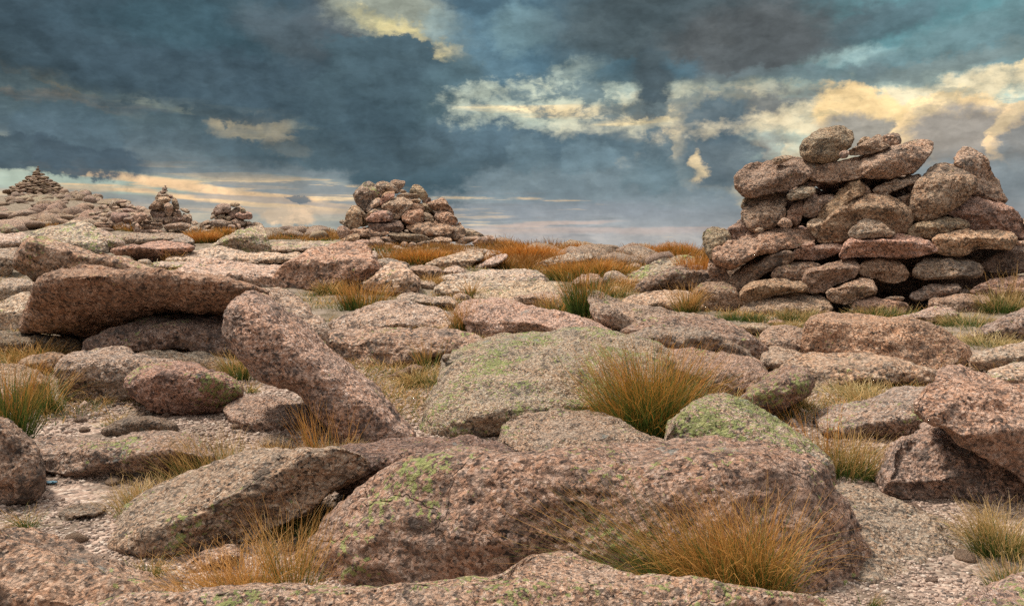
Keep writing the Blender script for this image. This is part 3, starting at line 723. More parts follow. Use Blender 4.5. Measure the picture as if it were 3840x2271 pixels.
  dict(Y=6.1, D=.9, t0=.88, sub=6, lich=.08, tint=(1.16, .9, .78), slope=.0, low=.8)),
 ('tapering pale end of rock between the dark slabs and the orange block', 'C 560,710 600,620 660,588 780,603 920,650 900,760 850,800 650,800', dict(D=.6, t0=.4, sub=5, lich=.25, tint=(1.1, 1.02, .95))),
 ('long curved slab with light top and brown shaded front below the orange block', 'C 690,790 780,690 880,645 1000,630 1150,638 1300,648 1500,658 1650,688 1750,728 1850,758 1892,800 1885,870 1800,895 1640,890 1400,870 1200,890 1100,900 960,920 850,880', dict(D=.75, t0=.6, sub=6, lich=.12, tint=(1.05, .9, .84))),
 ('slanted block with green moss on its upper edge, right of the big rush clump', 'C 425,970 490,910 560,850 620,800 700,755 800,733 900,743 953,780 960,850 920,935 850,980 790,1020 740,1055 680,1085 600,1080 520,1040 450,1010', dict(Y=4.5, D=.45, t0=.75, sub=6, lich=.6, facets=0, tint=(.92, .78, .74), up=(-.4, -.9))),
 ('small pale mossy stone in the grass between orange block and big cairn', 'C 1540,385 1700,340 1800,303 1900,293 1992,320 2035,360 1990,410 1850,430 1700,410', dict(D=.5, t0=.5, sub=5, lich=.4, tint=PALE)),
 ('dark tilted rock at the right edge above the straw grass', 'C 2085,515 2180,460 2300,400 2400,350 2509,305 2700,250 2800,500 2500,560 2300,560 2150,555', dict(D=.8, t0=.6, sub=5, lich=.1, tint=(.85, .76, .76))),
 ('pale brown rock at the right edge behind the leaning slab', 'C 2115,700 2140,655 2250,620 2370,585 2509,553 2700,535 2800,720 2400,760 2200,790 2130,770', dict(D=.7, t0=.5, sub=5, lich=.15)),
 ('pale green-tinged rock at the right edge directly behind the leaning slab', 'C 2180,800 2300,750 2420,713 2509,698 2700,690 2800,920 2400,900', dict(D=.5, t0=.3, sub=5, lich=.55, tint=PALE)),
 ('big orange-pink slab leaning in from the right edge',
  'C 1698,1005 1740,950 1790,910 1822,865 1880,858 1892,800 1902,760 1950,738 2060,735 2150,768 2260,798 2400,838 2509,868 2800,920 3000,1200 2900,1650 2530,1600 2450,1520 2360,1450 2270,1400 2150,1340 2050,1280 1950,1195 1860,1140 1740,1090',
  dict(Y=2.95, D=.75, t0=.8, sub=7, lich=.04, tint=(1.38, 1.12, 1.02), slope=.22, facets=3, up=(.1, -1))),
 ('shaded boulder beneath the leaning slab at right, on gravel',
  'F 1450,615 1455,540 1480,450 1510,370 1570,290 1640,250 1690,240 1720,190 1780,150 1850,142 1920,175 2020,230 2200,200 2500,350 2800,600 2750,850 2450,850 2150,862 2050,832 1950,792 1800,732 1650,692 1500,658',
  dict(Y=3.12, D=.75, t0=.85, sub=7, lich=.05, tint=(1.1, 1.0, .96), slope=.2, facets=4)),
 ('low whitish-pink whaleback rock in the lower right with gravel around it',
  'F 1080,650 1250,590 1400,640 1550,690 1700,760 1850,840 2000,890 2120,960 2190,1060 2210,1180 2150,1260 2050,1330 1980,1430 1900,1620 1400,1700 1250,1500 1200,1000', dict(Y=2.42, D=.75, t0=.35, sub=7, lich=.22, tint=(1.12, 1.05, 1.03), low=.7)),
 ('lichen-spotted rock in the bottom right corner', 'F 1880,1650 2000,1490 2150,1410 2300,1330 2400,1285 2509,1240 2700,1200 2850,1750 1900,1800', dict(Y=1.95, D=.5, t0=.4, sub=6, lich=.5, tint=(1.1, 1.02, .98), up=(.4, -.9))),
 ('sloping slab with green lichen and a crack left of the leaning slab', 'C 950,1120 1050,1040 1200,1000 1350,970 1480,925 1600,900 1750,883 1900,885 2000,1100 1850,1200 1720,1260 1640,1330 1500,1370 1350,1310 1200,1280 1050,1220', dict(D=.8, t0=.45, sub=6, lich=.6, tint=(1.0, .98, .95), up=(-.2, -1))),
 ('pale domed boulder thickly covered in yellow-green lichen behind the foreground boulder', 'C -130,1250 -40,1110 20,1060 80,1000 160,955 250,943 350,968 440,1008 520,1058 640,1098 740,1168 850,1238 950,1298 1030,1370 1080,1430 1112,1520 1110,1620 700,1750 0,1650 -130,1450', dict(Y=3.2, D=.65, t0=.6, slope=.1, sub=7, lich=.85, tint=(1.12, 1.16, 1.12), up=(.2, -.98))),
 ('pale smooth mound between the foreground boulder and the central lichen boulder', 'E 1150,320 1190,180 1250,110 1330,80 1500,70 1650,62 1820,56 1930,80 2010,130 2150,190 2300,250 2420,300 2450,480 1300,520 1150,420', dict(Y=3.42, D=.6, t0=.6, slope=.1, sub=7, lich=.3, tint=(1.12, 1.04, 1.0))),
 ('huge central boulder with a broad flat top speckled with green lichen and one white patch',
  'B 740,960 800,900 900,868 1000,828 1100,783 1230,760 1400,763 1600,753 1750,753 1950,773 2100,798 2250,828 2370,860 2440,960 2400,1120 2100,1320 1950,1400 1500,1520 1000,1580 700,1600 590,1560 610,1440 640,1330 680,1230 720,1130', dict(Y=4.1, D=1.3, t0=.35, slope=.12, facets=0, sub=7, lich=.68, tint=(1.14, 1.12, 1.08), low=.8, pw=2.3)),
 ('flat dark stone under the straw grass in the central hollow', 'B 340,1090 350,1070 420,1050 500,1000 560,985 610,1010 510,1085 380,1120', dict(D=.3, sub=5, tint=(.6, .5, .45))),
 ('tiny lichened stone against the left edge of the huge central boulder', 'B 735,940 760,912 805,912 785,970 750,980', dict(Y=4.9, D=.1, sub=4, lich=.7)),
 ('boulder with a dark grey crown among orange grass right of centre', 'B 1360,295 1450,250 1550,208 1650,180 1750,168 1850,180 1840,220 1720,250 1600,300 1450,315', dict(D=1.2, t0=.5, sub=6, tint=(.95, .93, .92))),
 ('distant low stone on the skyline right of centre', 'B 1825,180 1900,163 1960,172 2000,163 2075,163 2120,190 2060,215 1850,210', dict(D=1.0, sub=4, tint=GREY)),
 ('rounded pinkish rock under the long orange grass clump', 'B 1690,400 1740,350 1830,320 1900,338 1935,380 1910,440 1750,440', dict(D=.7, t0=.5, sub=5, tint=PINK)),
 ('small round dark-topped rock right of the rounded pinkish one', 'B 1925,350 1960,310 2010,303 2070,330 2120,370 2155,415 2100,440 1980,430 1930,400', dict(D=.7, t0=.6, sub=5, tint=(.92, .88, .88))),
 ('grey-topped boulder left of the big cairn with a green mossy flank', 'B 2075,345 2170,310 2230,270 2330,218 2430,198 2509,193 2610,210 2570,295 2400,360 2250,380 2150,415', dict(D=1.0, t0=.45, sub=6, lich=.55, tint=GREY)),
 ('dark heather-covered boulder against the left foot of the big cairn', 'B 2140,450 2200,390 2300,345 2400,298 2509,260 2600,253 2680,273 2712,310 2718,400 2600,460 2400,475 2200,480', dict(D=.9, t0=.7, sub=6, lich=.3, tint=(.78, .7, .7))),
 ('low pink slab in front of the dark boulder at the cairn\'s left foot', 'B 2050,530 2150,480 2300,458 2509,450 2600,480 2595,570 2400,615 2200,600', dict(D=.8, t0=.3, sub=6, lich=.12, tint=(1.12, 1.0, .96))),
 ('small pink stone behind the orange grass right of centre', 'B 2075,275 2120,248 2190,248 2210,300 2100,335', dict(D=.5, sub=4, tint=PINK)),
 ('small pink stone among straw grass below the grey-topped boulder', 'B 1950,470 1965,430 2020,415 2060,430 2075,470 2030,500', dict(D=.4, sub=4, tint=PINK)),
 ('rough rock in the dark gap left of the low rounded slab at centre', 'B 570,385 650,363 705,400 690,455 600,450', dict(D=.5, sub=5, tint=(.95, .88, .85))),
 ('rounded pale rock beside gravel, at the foot of the diagonal slab', 'A 1650,1320 1690,1270 1800,1230 1950,1223 2100,1248 2250,1278 2400,1330 2500,1420 2480,1520 2300,1590 2000,1570 1800,1490 1700,1410', dict(Y=4.3, D=.55, t0=.5, sub=6, lich=.1, tint=(1.12, 1.02, .99))),
 ('low pale rock behind grass just above the long sloping boulder', 'D 1880,310 1950,240 2060,220 2150,248 2200,288 2240,330 2000,345', dict(D=.3, sub=5, tint=PALE)),
 ('small blocky pink stone in the orange grass at lower left', 'D 1320,1210 1420,1130 1550,1060 1680,1038 1755,1058 1770,1100 1710,1190 1500,1270', dict(D=.2, t0=.6, sub=6, tint=(1.1, .98, .94), facets=2)),
 ('flat pale stone hidden under the orange grass at lower left', 'D 1480,1280 1650,1210 1850,1188 2000,1208 2070,1250 2070,1300 1800,1330', dict(D=.25, t0=.4, sub=5, tint=PALE)),
 ('dark mossy rock at the far left below the hill', 'L 5,650 20,620 60,603 130,623 195,688 100,705 20,695', dict(D=.9, sub=5, lich=.7, tint=(.8, .82, .78))),
 ('pale slab at the far left beside the whaleback hump', 'L -60,705 100,693 265,680 220,770 160,835 0,840 -60,820', dict(D=1.0, t0=.3, sub=5, tint=PALE)),
 ('weathered rock at the left edge beside the reddish dark-faced boulder', 'L -60,840 130,818 178,830 160,910 140,1000 60,1110 -60,1110', dict(D=.8, t0=.6, sub=5)),
 ('dark reddish flat stone left of the leaning stones below the second cairn', 'L 873,605 900,590 960,588 1060,598 1092,630 1000,672 930,645', dict(D=1.0, sub=4, tint=(.85, .7, .66))),
 ('dark rounded rock on the plain below the pyramid cairn', 'L 445,585 480,553 540,553 582,612 520,625 450,610', dict(D=.9, sub=4, tint=(.85, .74, .7))),
 ('grey lichened triangular rock on the plain below the pyramid cairn', 'L 275,575 340,540 380,520 412,580 330,595', dict(D=.9, sub=4, lich=.5, tint=GREY)),
 ('low flat stone left of the white slab\'s hollow', 'L 1425,965 1560,953 1790,958 1750,990 1650,1035 1490,1030', dict(D=.8, t0=.3, sub=5, lich=.5)),
 ('small knob of rock behind the crest of the reddish dark-faced boulder', 'L 1290,945 1370,926 1410,938 1450,990 1380,1000 1320,985', dict(D=.4, sub=4)),
 ('pale low rock just showing above the huge left slab', 'A 845,300 880,270 1000,266 1100,290 1280,325 1280,350 1000,345', dict(D=.7, t0=.3, sub=5, tint=PALE)),
 ('small brown stone lying on the back of the whitish flat slab', 'A 1755,250 1850,220 1905,238 1895,270 1800,272', dict(D=.4, sub=4, tint=(.95, .88, .84))),
 ('wide green-tinged flat slab below the left side of the centre cairn', 'A 1960,135 2000,93 2300,90 2520,92 2500,140 2280,165 2000,180', dict(D=1.8, t0=.2, sub=5, lich=.6, tint=PG)),
 ('dark low rock in front of the green-tinged flat slab', 'A 1970,145 2050,118 2180,122 2275,150 2200,178 2000,180', dict(D=.8, sub=5, lich=.45, tint=(.85, .83, .8))),
]
for lb, outl, kw in BOULDERS:
    nm = 'boulder' if kw.get('sub', 5) >= 5 else 'stone'
    if kw.get('sub', 5) >= 6: kw.setdefault('facets', 2)
    if 'Y' not in kw:
        kw['t0'] = kw.get('t0', .7) * .7 + .25; kw['D'] = kw['D'] * .85
    stone(nm, outl, lb, cat='boulder' if nm == 'boulder' else 'stone', **kw)

# ------------------------------------------------------------------ the cairns: every stone is a thing of its own
def cairn(stones, crop, Y0, lean, vtop, vbot, cat, sub, tint0, low=1.0, D_f=0.9, group=None, shared=None, name='cairn_stone'):
    k = SETS[crop]
    for lb, outl, kw in stones:
        kw = dict(kw)
        p = px(crop + ' ' + outl)
        vc = p[:, 1].mean()
        fr = (vbot - vc) / (vbot - vtop)
        Y = Y0 + lean * fr + kw.pop('dy', 0.0)
        w_ = math.sqrt(np.ptp(p[:, 0]) * np.ptp(p[:, 1])) * Y / FPX
        tn = kw.pop('tint', (1, 1, 1))
        kw.setdefault('lich', .05); kw.setdefault('t0', .72); kw.setdefault('facets', 4); kw.setdefault('slope', .12); kw.setdefault('sub', sub)
        lab, grp = lb, None
        if lb is None: lab, grp = shared, group
        stone(name, p, lab, Y=Y, D=kw.pop('D', D_f * w_), tint=tuple(a * b for a, b in zip(tn, tint0)), cat=cat, group=grp,
              low=low, grow=1.05 if Y0 < 20 else 1.01, **kw)

T_TAN, T_RED, T_DRK, T_GRY = (1.05, .98, .86), (1.08, .84, .76), (.72, .68, .66), (.92, .95, .92)
BIG = [
 ('smooth round stone balanced on the very top of the big right-hand cairn', '870,210 890,170 940,120 1030,80 1120,62 1200,80 1245,120 1258,180 1240,220 1200,245 1150,310 1050,335 980,338 900,310 870,260', dict(facets=0, tint=(.92, .92, .86), sub=6)),
 ('small pebble wedged beside the round top stone', '1152,265 1170,245 1210,243 1225,260 1210,300 1160,305', dict(dy=-.1, tint=(1.2, 1.05, .98), sub=4)),
 ('jagged wedge stone lying on the long top slab', '1225,240 1280,215 1350,180 1430,125 1470,150 1475,190 1530,210 1480,235 1380,265 1250,282 1228,270', dict(tint=(1.1, 1.0, .88))),
 ('rough knob of stone behind the jagged wedge on the top slab', '1285,205 1295,170 1350,138 1385,155 1370,200 1300,225', dict(dy=.25, tint=(1.0, .88, .78))),
 ('rough stone at the right of the little pile on the top slab', '1470,140 1530,112 1595,125 1603,190 1550,222 1480,200', dict(dy=.12, tint=(1.08, .98, .86))),
 ('long pointed slab across the top of the big cairn', '950,420 1000,370 1150,320 1320,270 1480,240 1620,200 1790,175 1828,210 1800,290 1740,350 1680,400 1550,435 1350,440 1200,465 1080,475 970,455', dict(sub=6, dy=-.1, t0=.6, tint=(1.06, .92, .82), facets=2)),
 ('broad blunt stone at the top left corner of the big cairn', '385,450 400,420 450,370 550,330 640,330 760,305 850,293 940,340 945,400 880,470 800,520 650,555 500,590 420,550 385,500', dict(sub=6, dy=-.1, t0=.6, tint=(.95, .9, .82))),
 ('small flat stone lying on the top left corner stone', '648,320 670,300 730,280 800,280 805,300 750,325 690,350', dict(dy=.05, tint=(.95, .88, .8), sub=4)),
 ('thin stone squeezed beneath the round top stone', '870,330 950,325 1040,342 970,390 920,385', dict(dy=.15, tint=(.85, .75, .68))),
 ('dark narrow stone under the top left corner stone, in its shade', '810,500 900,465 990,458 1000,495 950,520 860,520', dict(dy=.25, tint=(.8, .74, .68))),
 ('oval stone under the right end of the top left corner stone', '765,580 800,535 880,508 960,515 977,550 920,590 850,600 790,612', dict(tint=(.92, .88, .8))),
 ('tan angular block under the top left corner stone', '435,690 500,620 570,570 640,558 740,565 768,590 745,670 740,740 680,790 600,820 530,848 470,800 445,740', dict(sub=6, t0=.5, tint=(1.08, 1.02, .9), facets=4)),
 ('dark stone at the left rim behind the tan angular block', '430,650 455,585 560,580 560,650 450,680', dict(dy=.25, tint=(.8, .76, .68))),
 ('narrow upright stone right of the tan block', '755,740 790,660 850,605 895,615 885,680 862,770 830,800 780,765', dict(dy=.1, tint=(1.0, .84, .78))),
 ('pinkish block left of the triangular stone', '875,690 900,620 940,580 1050,565 1125,570 1110,640 1040,700 960,738 885,725', dict(dy=.08, tint=(1.08, .9, .82))),
 ('triangular upright stone under the long top slab', '985,745 1030,670 1100,600 1180,510 1270,447 1300,480 1345,560 1250,610 1150,690 1070,755 1000,755', dict(dy=-.02, sub=6, tint=(.92, .74, .64), up=(-.5, -.8))),
 ('sliver of stone right of the triangular stone', '1322,500 1350,490 1392,552 1345,570', dict(dy=.15, tint=(.85, .74, .68), sub=4)),
 ('flat stone under the right end of the long top slab', '1400,530 1450,500 1560,450 1700,420 1757,430 1740,482 1640,512 1550,542 1490,574 1420,562', dict(dy=.1, tint=(.92, .9, .84))),
 ('big bent stone arching across the middle of the cairn', '995,905 1010,840 1070,750 1150,680 1230,600 1350,560 1450,565 1580,600 1660,670 1682,750 1655,840 1590,862 1500,850 1400,840 1300,860 1240,885 1150,912 1020,920', dict(sub=6, dy=-.22, t0=.75, tint=(1.05, .9, .8), facets=1)),
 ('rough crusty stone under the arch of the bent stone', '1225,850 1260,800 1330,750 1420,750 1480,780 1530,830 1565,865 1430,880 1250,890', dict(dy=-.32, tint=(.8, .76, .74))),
 ('small block left beneath the bent stone', '912,780 950,745 1060,755 1060,800 1020,870 985,892 940,845', dict(tint=(1.12, .98, .9), dy=-.02)),
 ('long rounded slab across the lower left of the big cairn', '230,1000 260,950 350,910 480,860 620,815 760,805 880,820 950,850 972,890 950,930 850,960 700,975 560,990 480,1040 420,1090 340,1110 260,1070', dict(sub=6, dy=-.2, t0=.62, tint=(1.0, .84, .76), facets=2)),
 ('pale pebble lying on the long lower left slab', '700,770 745,732 800,760 807,805 740,812 702,795', dict(dy=-.12, tint=(1.2, 1.08, .96), sub=4)),
 ('tiny pebble at the left on the long lower left slab', '530,825 560,805 598,820 590,840 540,850', dict(dy=-.12, tint=(1.1, .95, .9), sub=4)),
 ('tiny flat pebble right of the pale pebble', '850,800 880,795 927,822 870,828', dict(dy=-.12, tint=(1.2, .98, .88), sub=3)),
 ('upright stone at the left flank of the big cairn with lichen on its side', '145,880 160,830 220,805 310,820 345,860 352,930 260,985 240,1045 190,1025 160,950', dict(tint=(.95, .9, .86), lich=.3, dy=.02)),
 ('stone leaning between the left flank stone and the tan block', '322,832 380,780 440,750 480,810 518,852 400,905 330,935', dict(dy=.12, tint=(.9, .8, .74))),
 ('tall stone at the lower left flank under the long slab', '188,1060 230,1030 300,1090 345,1180 322,1212 215,1210 195,1130', dict(dy=.08, tint=(.9, .8, .74))),
 ('large slanting stone under the long lower left slab', '325,1220 370,1150 450,1080 480,1040 560,983 640,983 800,993 815,1045 760,1085 640,1125 560,1185 450,1240 420,1290 370,1310 330,1265', dict(sub=6, dy=-.12, t0=.65, tint=(.92, .74, .67), up=(-.4, -.9))),
 ('flat pointed stone in the middle below the bent stone', '808,990 870,965 980,945 1080,918 1185,930 1172,985 1080,1022 1000,1048 870,1045 820,1032', dict(dy=-.1, tint=(.95, .84, .76))),
 ('tiny pink stone lying on the flat pointed stone', '873,940 900,925 967,920 972,947 880,962', dict(dy=-.15, tint=(1.25, 1.0, .92), sub=4)),
 ('long pink slab with a darker red right end, centre of the cairn', '1165,1010 1200,950 1250,880 1400,857 1600,867 1750,888 1850,928 1882,970 1850,1002 1700,1022 1500,1027 1300,1022 1200,1037', dict(sub=6, dy=-.32, t0=.72, tint=(1.18, .92, .84), facets=2)),
 ('low stone under the flat pointed stone', '653,1135 700,1100 800,1060 870,1047 960,1070 1010,1090 990,1130 900,1170 890,1200 780,1190 660,1185', dict(dy=-.12, tint=(.85, .7, .64))),
 ('chunky block with a split left end below the long pink slab', '898,1180 905,1130 1000,1100 1120,1060 1230,1032 1270,1058 1292,1100 1275,1152 1230,1192 1100,1242 1000,1292 895,1272 888,1240', dict(sub=6, dy=-.32, tint=(1.08, .9, .84), facets=3)),
 ('rounded block right of the split-ended block', '1300,1100 1330,1060 1450,1045 1560,1050 1620,1090 1652,1150 1640,1195 1540,1225 1400,1180 1310,1160', dict(dy=-.25, tint=(.9, .74, .64))),
 ('wide flat stone with a blue-grey lichen spot, lower right of the cairn', '1693,1120 1740,1060 1850,1018 1960,1018 2080,1038 2170,1078 2212,1130 2190,1175 2080,1180 1900,1185 1750,1190 1700,1155', dict(sub=6, dy=-.25, tint=(.84, .74, .72), lich=.2)),
 ('tilted reddish block at the foot of the cairn under the split-ended block', '1058,1290 1090,1260 1200,1230 1300,1188 1380,1187 1412,1240 1412,1295 1300,1335 1230,1372 1120,1365 1065,1325', dict(dy=-.38, tint=(1.02, .82, .74), facets=3)),
 ('rounded long stone at the foot of the cairn, third from the left', '423,1310 440,1260 500,1220 620,1193 760,1178 850,1188 905,1230 890,1275 780,1295 640,1315 560,1355 490,1390 435,1375', dict(sub=6, dy=-.35, t0=.68, tint=(1.05, .9, .8), facets=1)),
 ('squarish stone at the bottom left corner of the cairn with pale green lichen', '82,1330 95,1260 140,1218 230,1212 330,1213 410,1290 440,1370 400,1415 250,1418 150,1455 90,1455 80,1400', dict(sub=6, dy=-.25, lich=.4, tint=(.95, .85, .78))),
 ('wide pale tan stone along the foot of the big cairn', '388,1450 450,1390 560,1340 650,1308 800,1298 930,1288 1030,1318 1085,1380 1070,1450 800,1475 500,1495', dict(sub=6, dy=-.45, t0=.45, tint=(1.0, .94, .84))),
 ('low flat brown stone in the grass at the foot of the cairn, centre', '1218,1445 1250,1390 1290,1330 1350,1318 1500,1338 1620,1358 1665,1400 1600,1450 1400,1460', dict(dy=-.4, tint=(1.0, .84, .74))),
 ('small flat stone behind the low brown stone at the cairn foot', '1488,1325 1560,1310 1635,1320 1610,1352 1500,1350', dict(dy=-.2, tint=(.9, .84, .76), sub=4)),
 ('mossy flat stone in the dark hollow at the foot of the cairn', '1668,1315 1720,1270 1830,1220 1940,1203 2020,1228 2042,1262 1980,1300 1850,1320 1720,1352', dict(dy=-.25, tint=(.85, .76, .72), lich=.25)),
 ('small grey stone right of the mossy flat stone', '2028,1275 2080,1256 2125,1290 2060,1320', dict(dy=-.1, tint=T_GRY, sub=4)),
 ('red-tinged block at the right foot of the cairn in the grass', '1812,1380 1830,1335 1950,1313 2100,1303 2230,1303 2262,1360 2290,1425 2200,1470 1950,1460 1850,1430', dict(sub=6, dy=-.45, tint=(1.12, .9, .85), facets=3)),
 ('big oval stone standing at the upper right of the cairn', '1673,650 1690,580 1720,500 1760,440 1820,370 1900,337 1990,340 2080,390 2150,450 2167,500 2120,560 2060,620 1980,670 1920,722 1850,745 1750,762 1695,720', dict(sub=6, dy=-.15, t0=.75, tint=(1.02, .9, .82), lich=.22, facets=0)),
 ('tall pointed stone forming the right-hand peak of the cairn', '1998,330 2010,290 2050,250 2110,229 2170,245 2230,320 2270,400 2310,480 2350,560 2372,620 2250,620 2110,590 2100,480 2060,400 2000,350', dict(sub=6, dy=.2, t0=.8, tint=(1.0, .86, .78), facets=1)),
 ('large rounded stone below the pointed right-hand peak', '1955,690 2060,620 2110,572 2200,577 2330,618 2430,668 2490,740 2535,830 2515,905 2450,875 2350,850 2200,845 2100,815 2070,760 1990,735', dict(sub=6, dy=-.02, t0=.7, tint=(.98, .84, .76))),
 ('flat stone beneath the big oval stone', '1655,845 1700,790 1800,752 1900,743 2000,730 2080,758 2112,812 1980,825 1880,860 1820,898 1700,880', dict(dy=-.15, tint=(.98, .86, .78))),
 ('long low slab at the right under the large rounded stone', '1838,905 1880,850 1960,819 2100,828 2250,828 2430,848 2447,910 2420,965 2300,970 2150,965 2080,1005 1950,1020 1880,992', dict(sub=6, dy=-.28, t0=.68, tint=(1.08, .9, .8), facets=2)),
 ('small stone in the gap left of the big oval stone', '1560,605 1650,568 1700,555 1690,640 1665,665 1600,625', dict(dy=.15, tint=(.86, .78, .72))),
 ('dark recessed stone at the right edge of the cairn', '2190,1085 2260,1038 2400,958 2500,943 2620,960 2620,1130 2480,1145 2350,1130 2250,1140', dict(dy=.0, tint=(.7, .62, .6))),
 ('long dark red stone at the lower right edge of the cairn', '2115,1275 2180,1230 2300,1193 2450,1168 2620,1150 2640,1300 2500,1315 2250,1310 2150,1305', dict(dy=-.3, tint=(.95, .78, .72))),
 ('small stone at the right edge above the dark recessed stone', '2438,925 2480,903 2610,908 2580,950 2460,945', dict(dy=-.1, tint=(1.0, .84, .76), sub=4)),
 ('stone at the far right edge beside the large rounded stone', '2500,760 2530,730 2620,740 2660,880 2560,890 2530,840', dict(dy=.1, tint=(.95, .84, .78))),
 ('small pale stone sunk in grass at the left foot of the cairn', '268,1470 320,1448 385,1453 385,1490 290,1495', dict(dy=-.5, tint=(1.0, .92, .82), sub=4)),
]
cairn(BIG, 'R', 9.75, .75, 475, 1185, 'stone', 5, (1, 1, 1), D_f=.85)
# stones deeper in the heap, seen only through the dark gaps
rs_ = np.random.RandomState(5)
for (X, Yp, wd, hg) in [(620, 720, 330, 200), (900, 620, 320, 200), (1150, 640, 330, 220), (1420, 560, 360, 190), (1560, 660, 320, 200), (880, 850, 330, 200),
                        (1150, 950, 360, 200), (700, 1130, 360, 200), (1000, 1180, 330, 220), (1330, 1190, 360, 230), (1650, 1150, 400, 260), (1500, 920, 400, 220),
                        (1780, 850, 340, 220), (2060, 800, 320, 260), (2100, 1080, 420, 260), (2330, 1000, 360, 260), (2000, 1260, 460, 200), (2350, 1250, 400, 180), (620, 900, 320, 200),
                        (1100, 480, 260, 120), (1350, 470, 300, 130), (1600, 490, 250, 130), (1950, 600, 300, 240), (560, 1280, 300, 160), (1450, 1350, 500, 160), (950, 400, 220, 120),
                        (820, 960, 500, 260), (480, 1120, 420, 200), (1500, 1050, 600, 240), (1750, 1000, 500, 260), (700, 560, 300, 120), (2200, 920, 500, 240), (1900, 1130, 500, 260), (1200, 1320, 500, 160)]:
    an = np.linspace(0, 2 * math.pi, 9)[:-1] + rs_.uniform(-.2, .2, 8)
    rr_ = rs_.uniform(.85, 1.1, 8)
    pp = np.stack([2560 + (X + wd * .5 * rr_ * np.cos(an)) * .5102, 440 + (Yp + hg * .55 * rr_ * np.sin(an)) * .5102], 1)
    fr = (1185 - pp[:, 1].mean()) / 710
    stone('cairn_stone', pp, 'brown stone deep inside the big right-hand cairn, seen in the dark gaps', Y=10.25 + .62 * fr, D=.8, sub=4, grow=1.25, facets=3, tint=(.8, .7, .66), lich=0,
          cat='stone', group='inner stones of the big right-hand cairn')

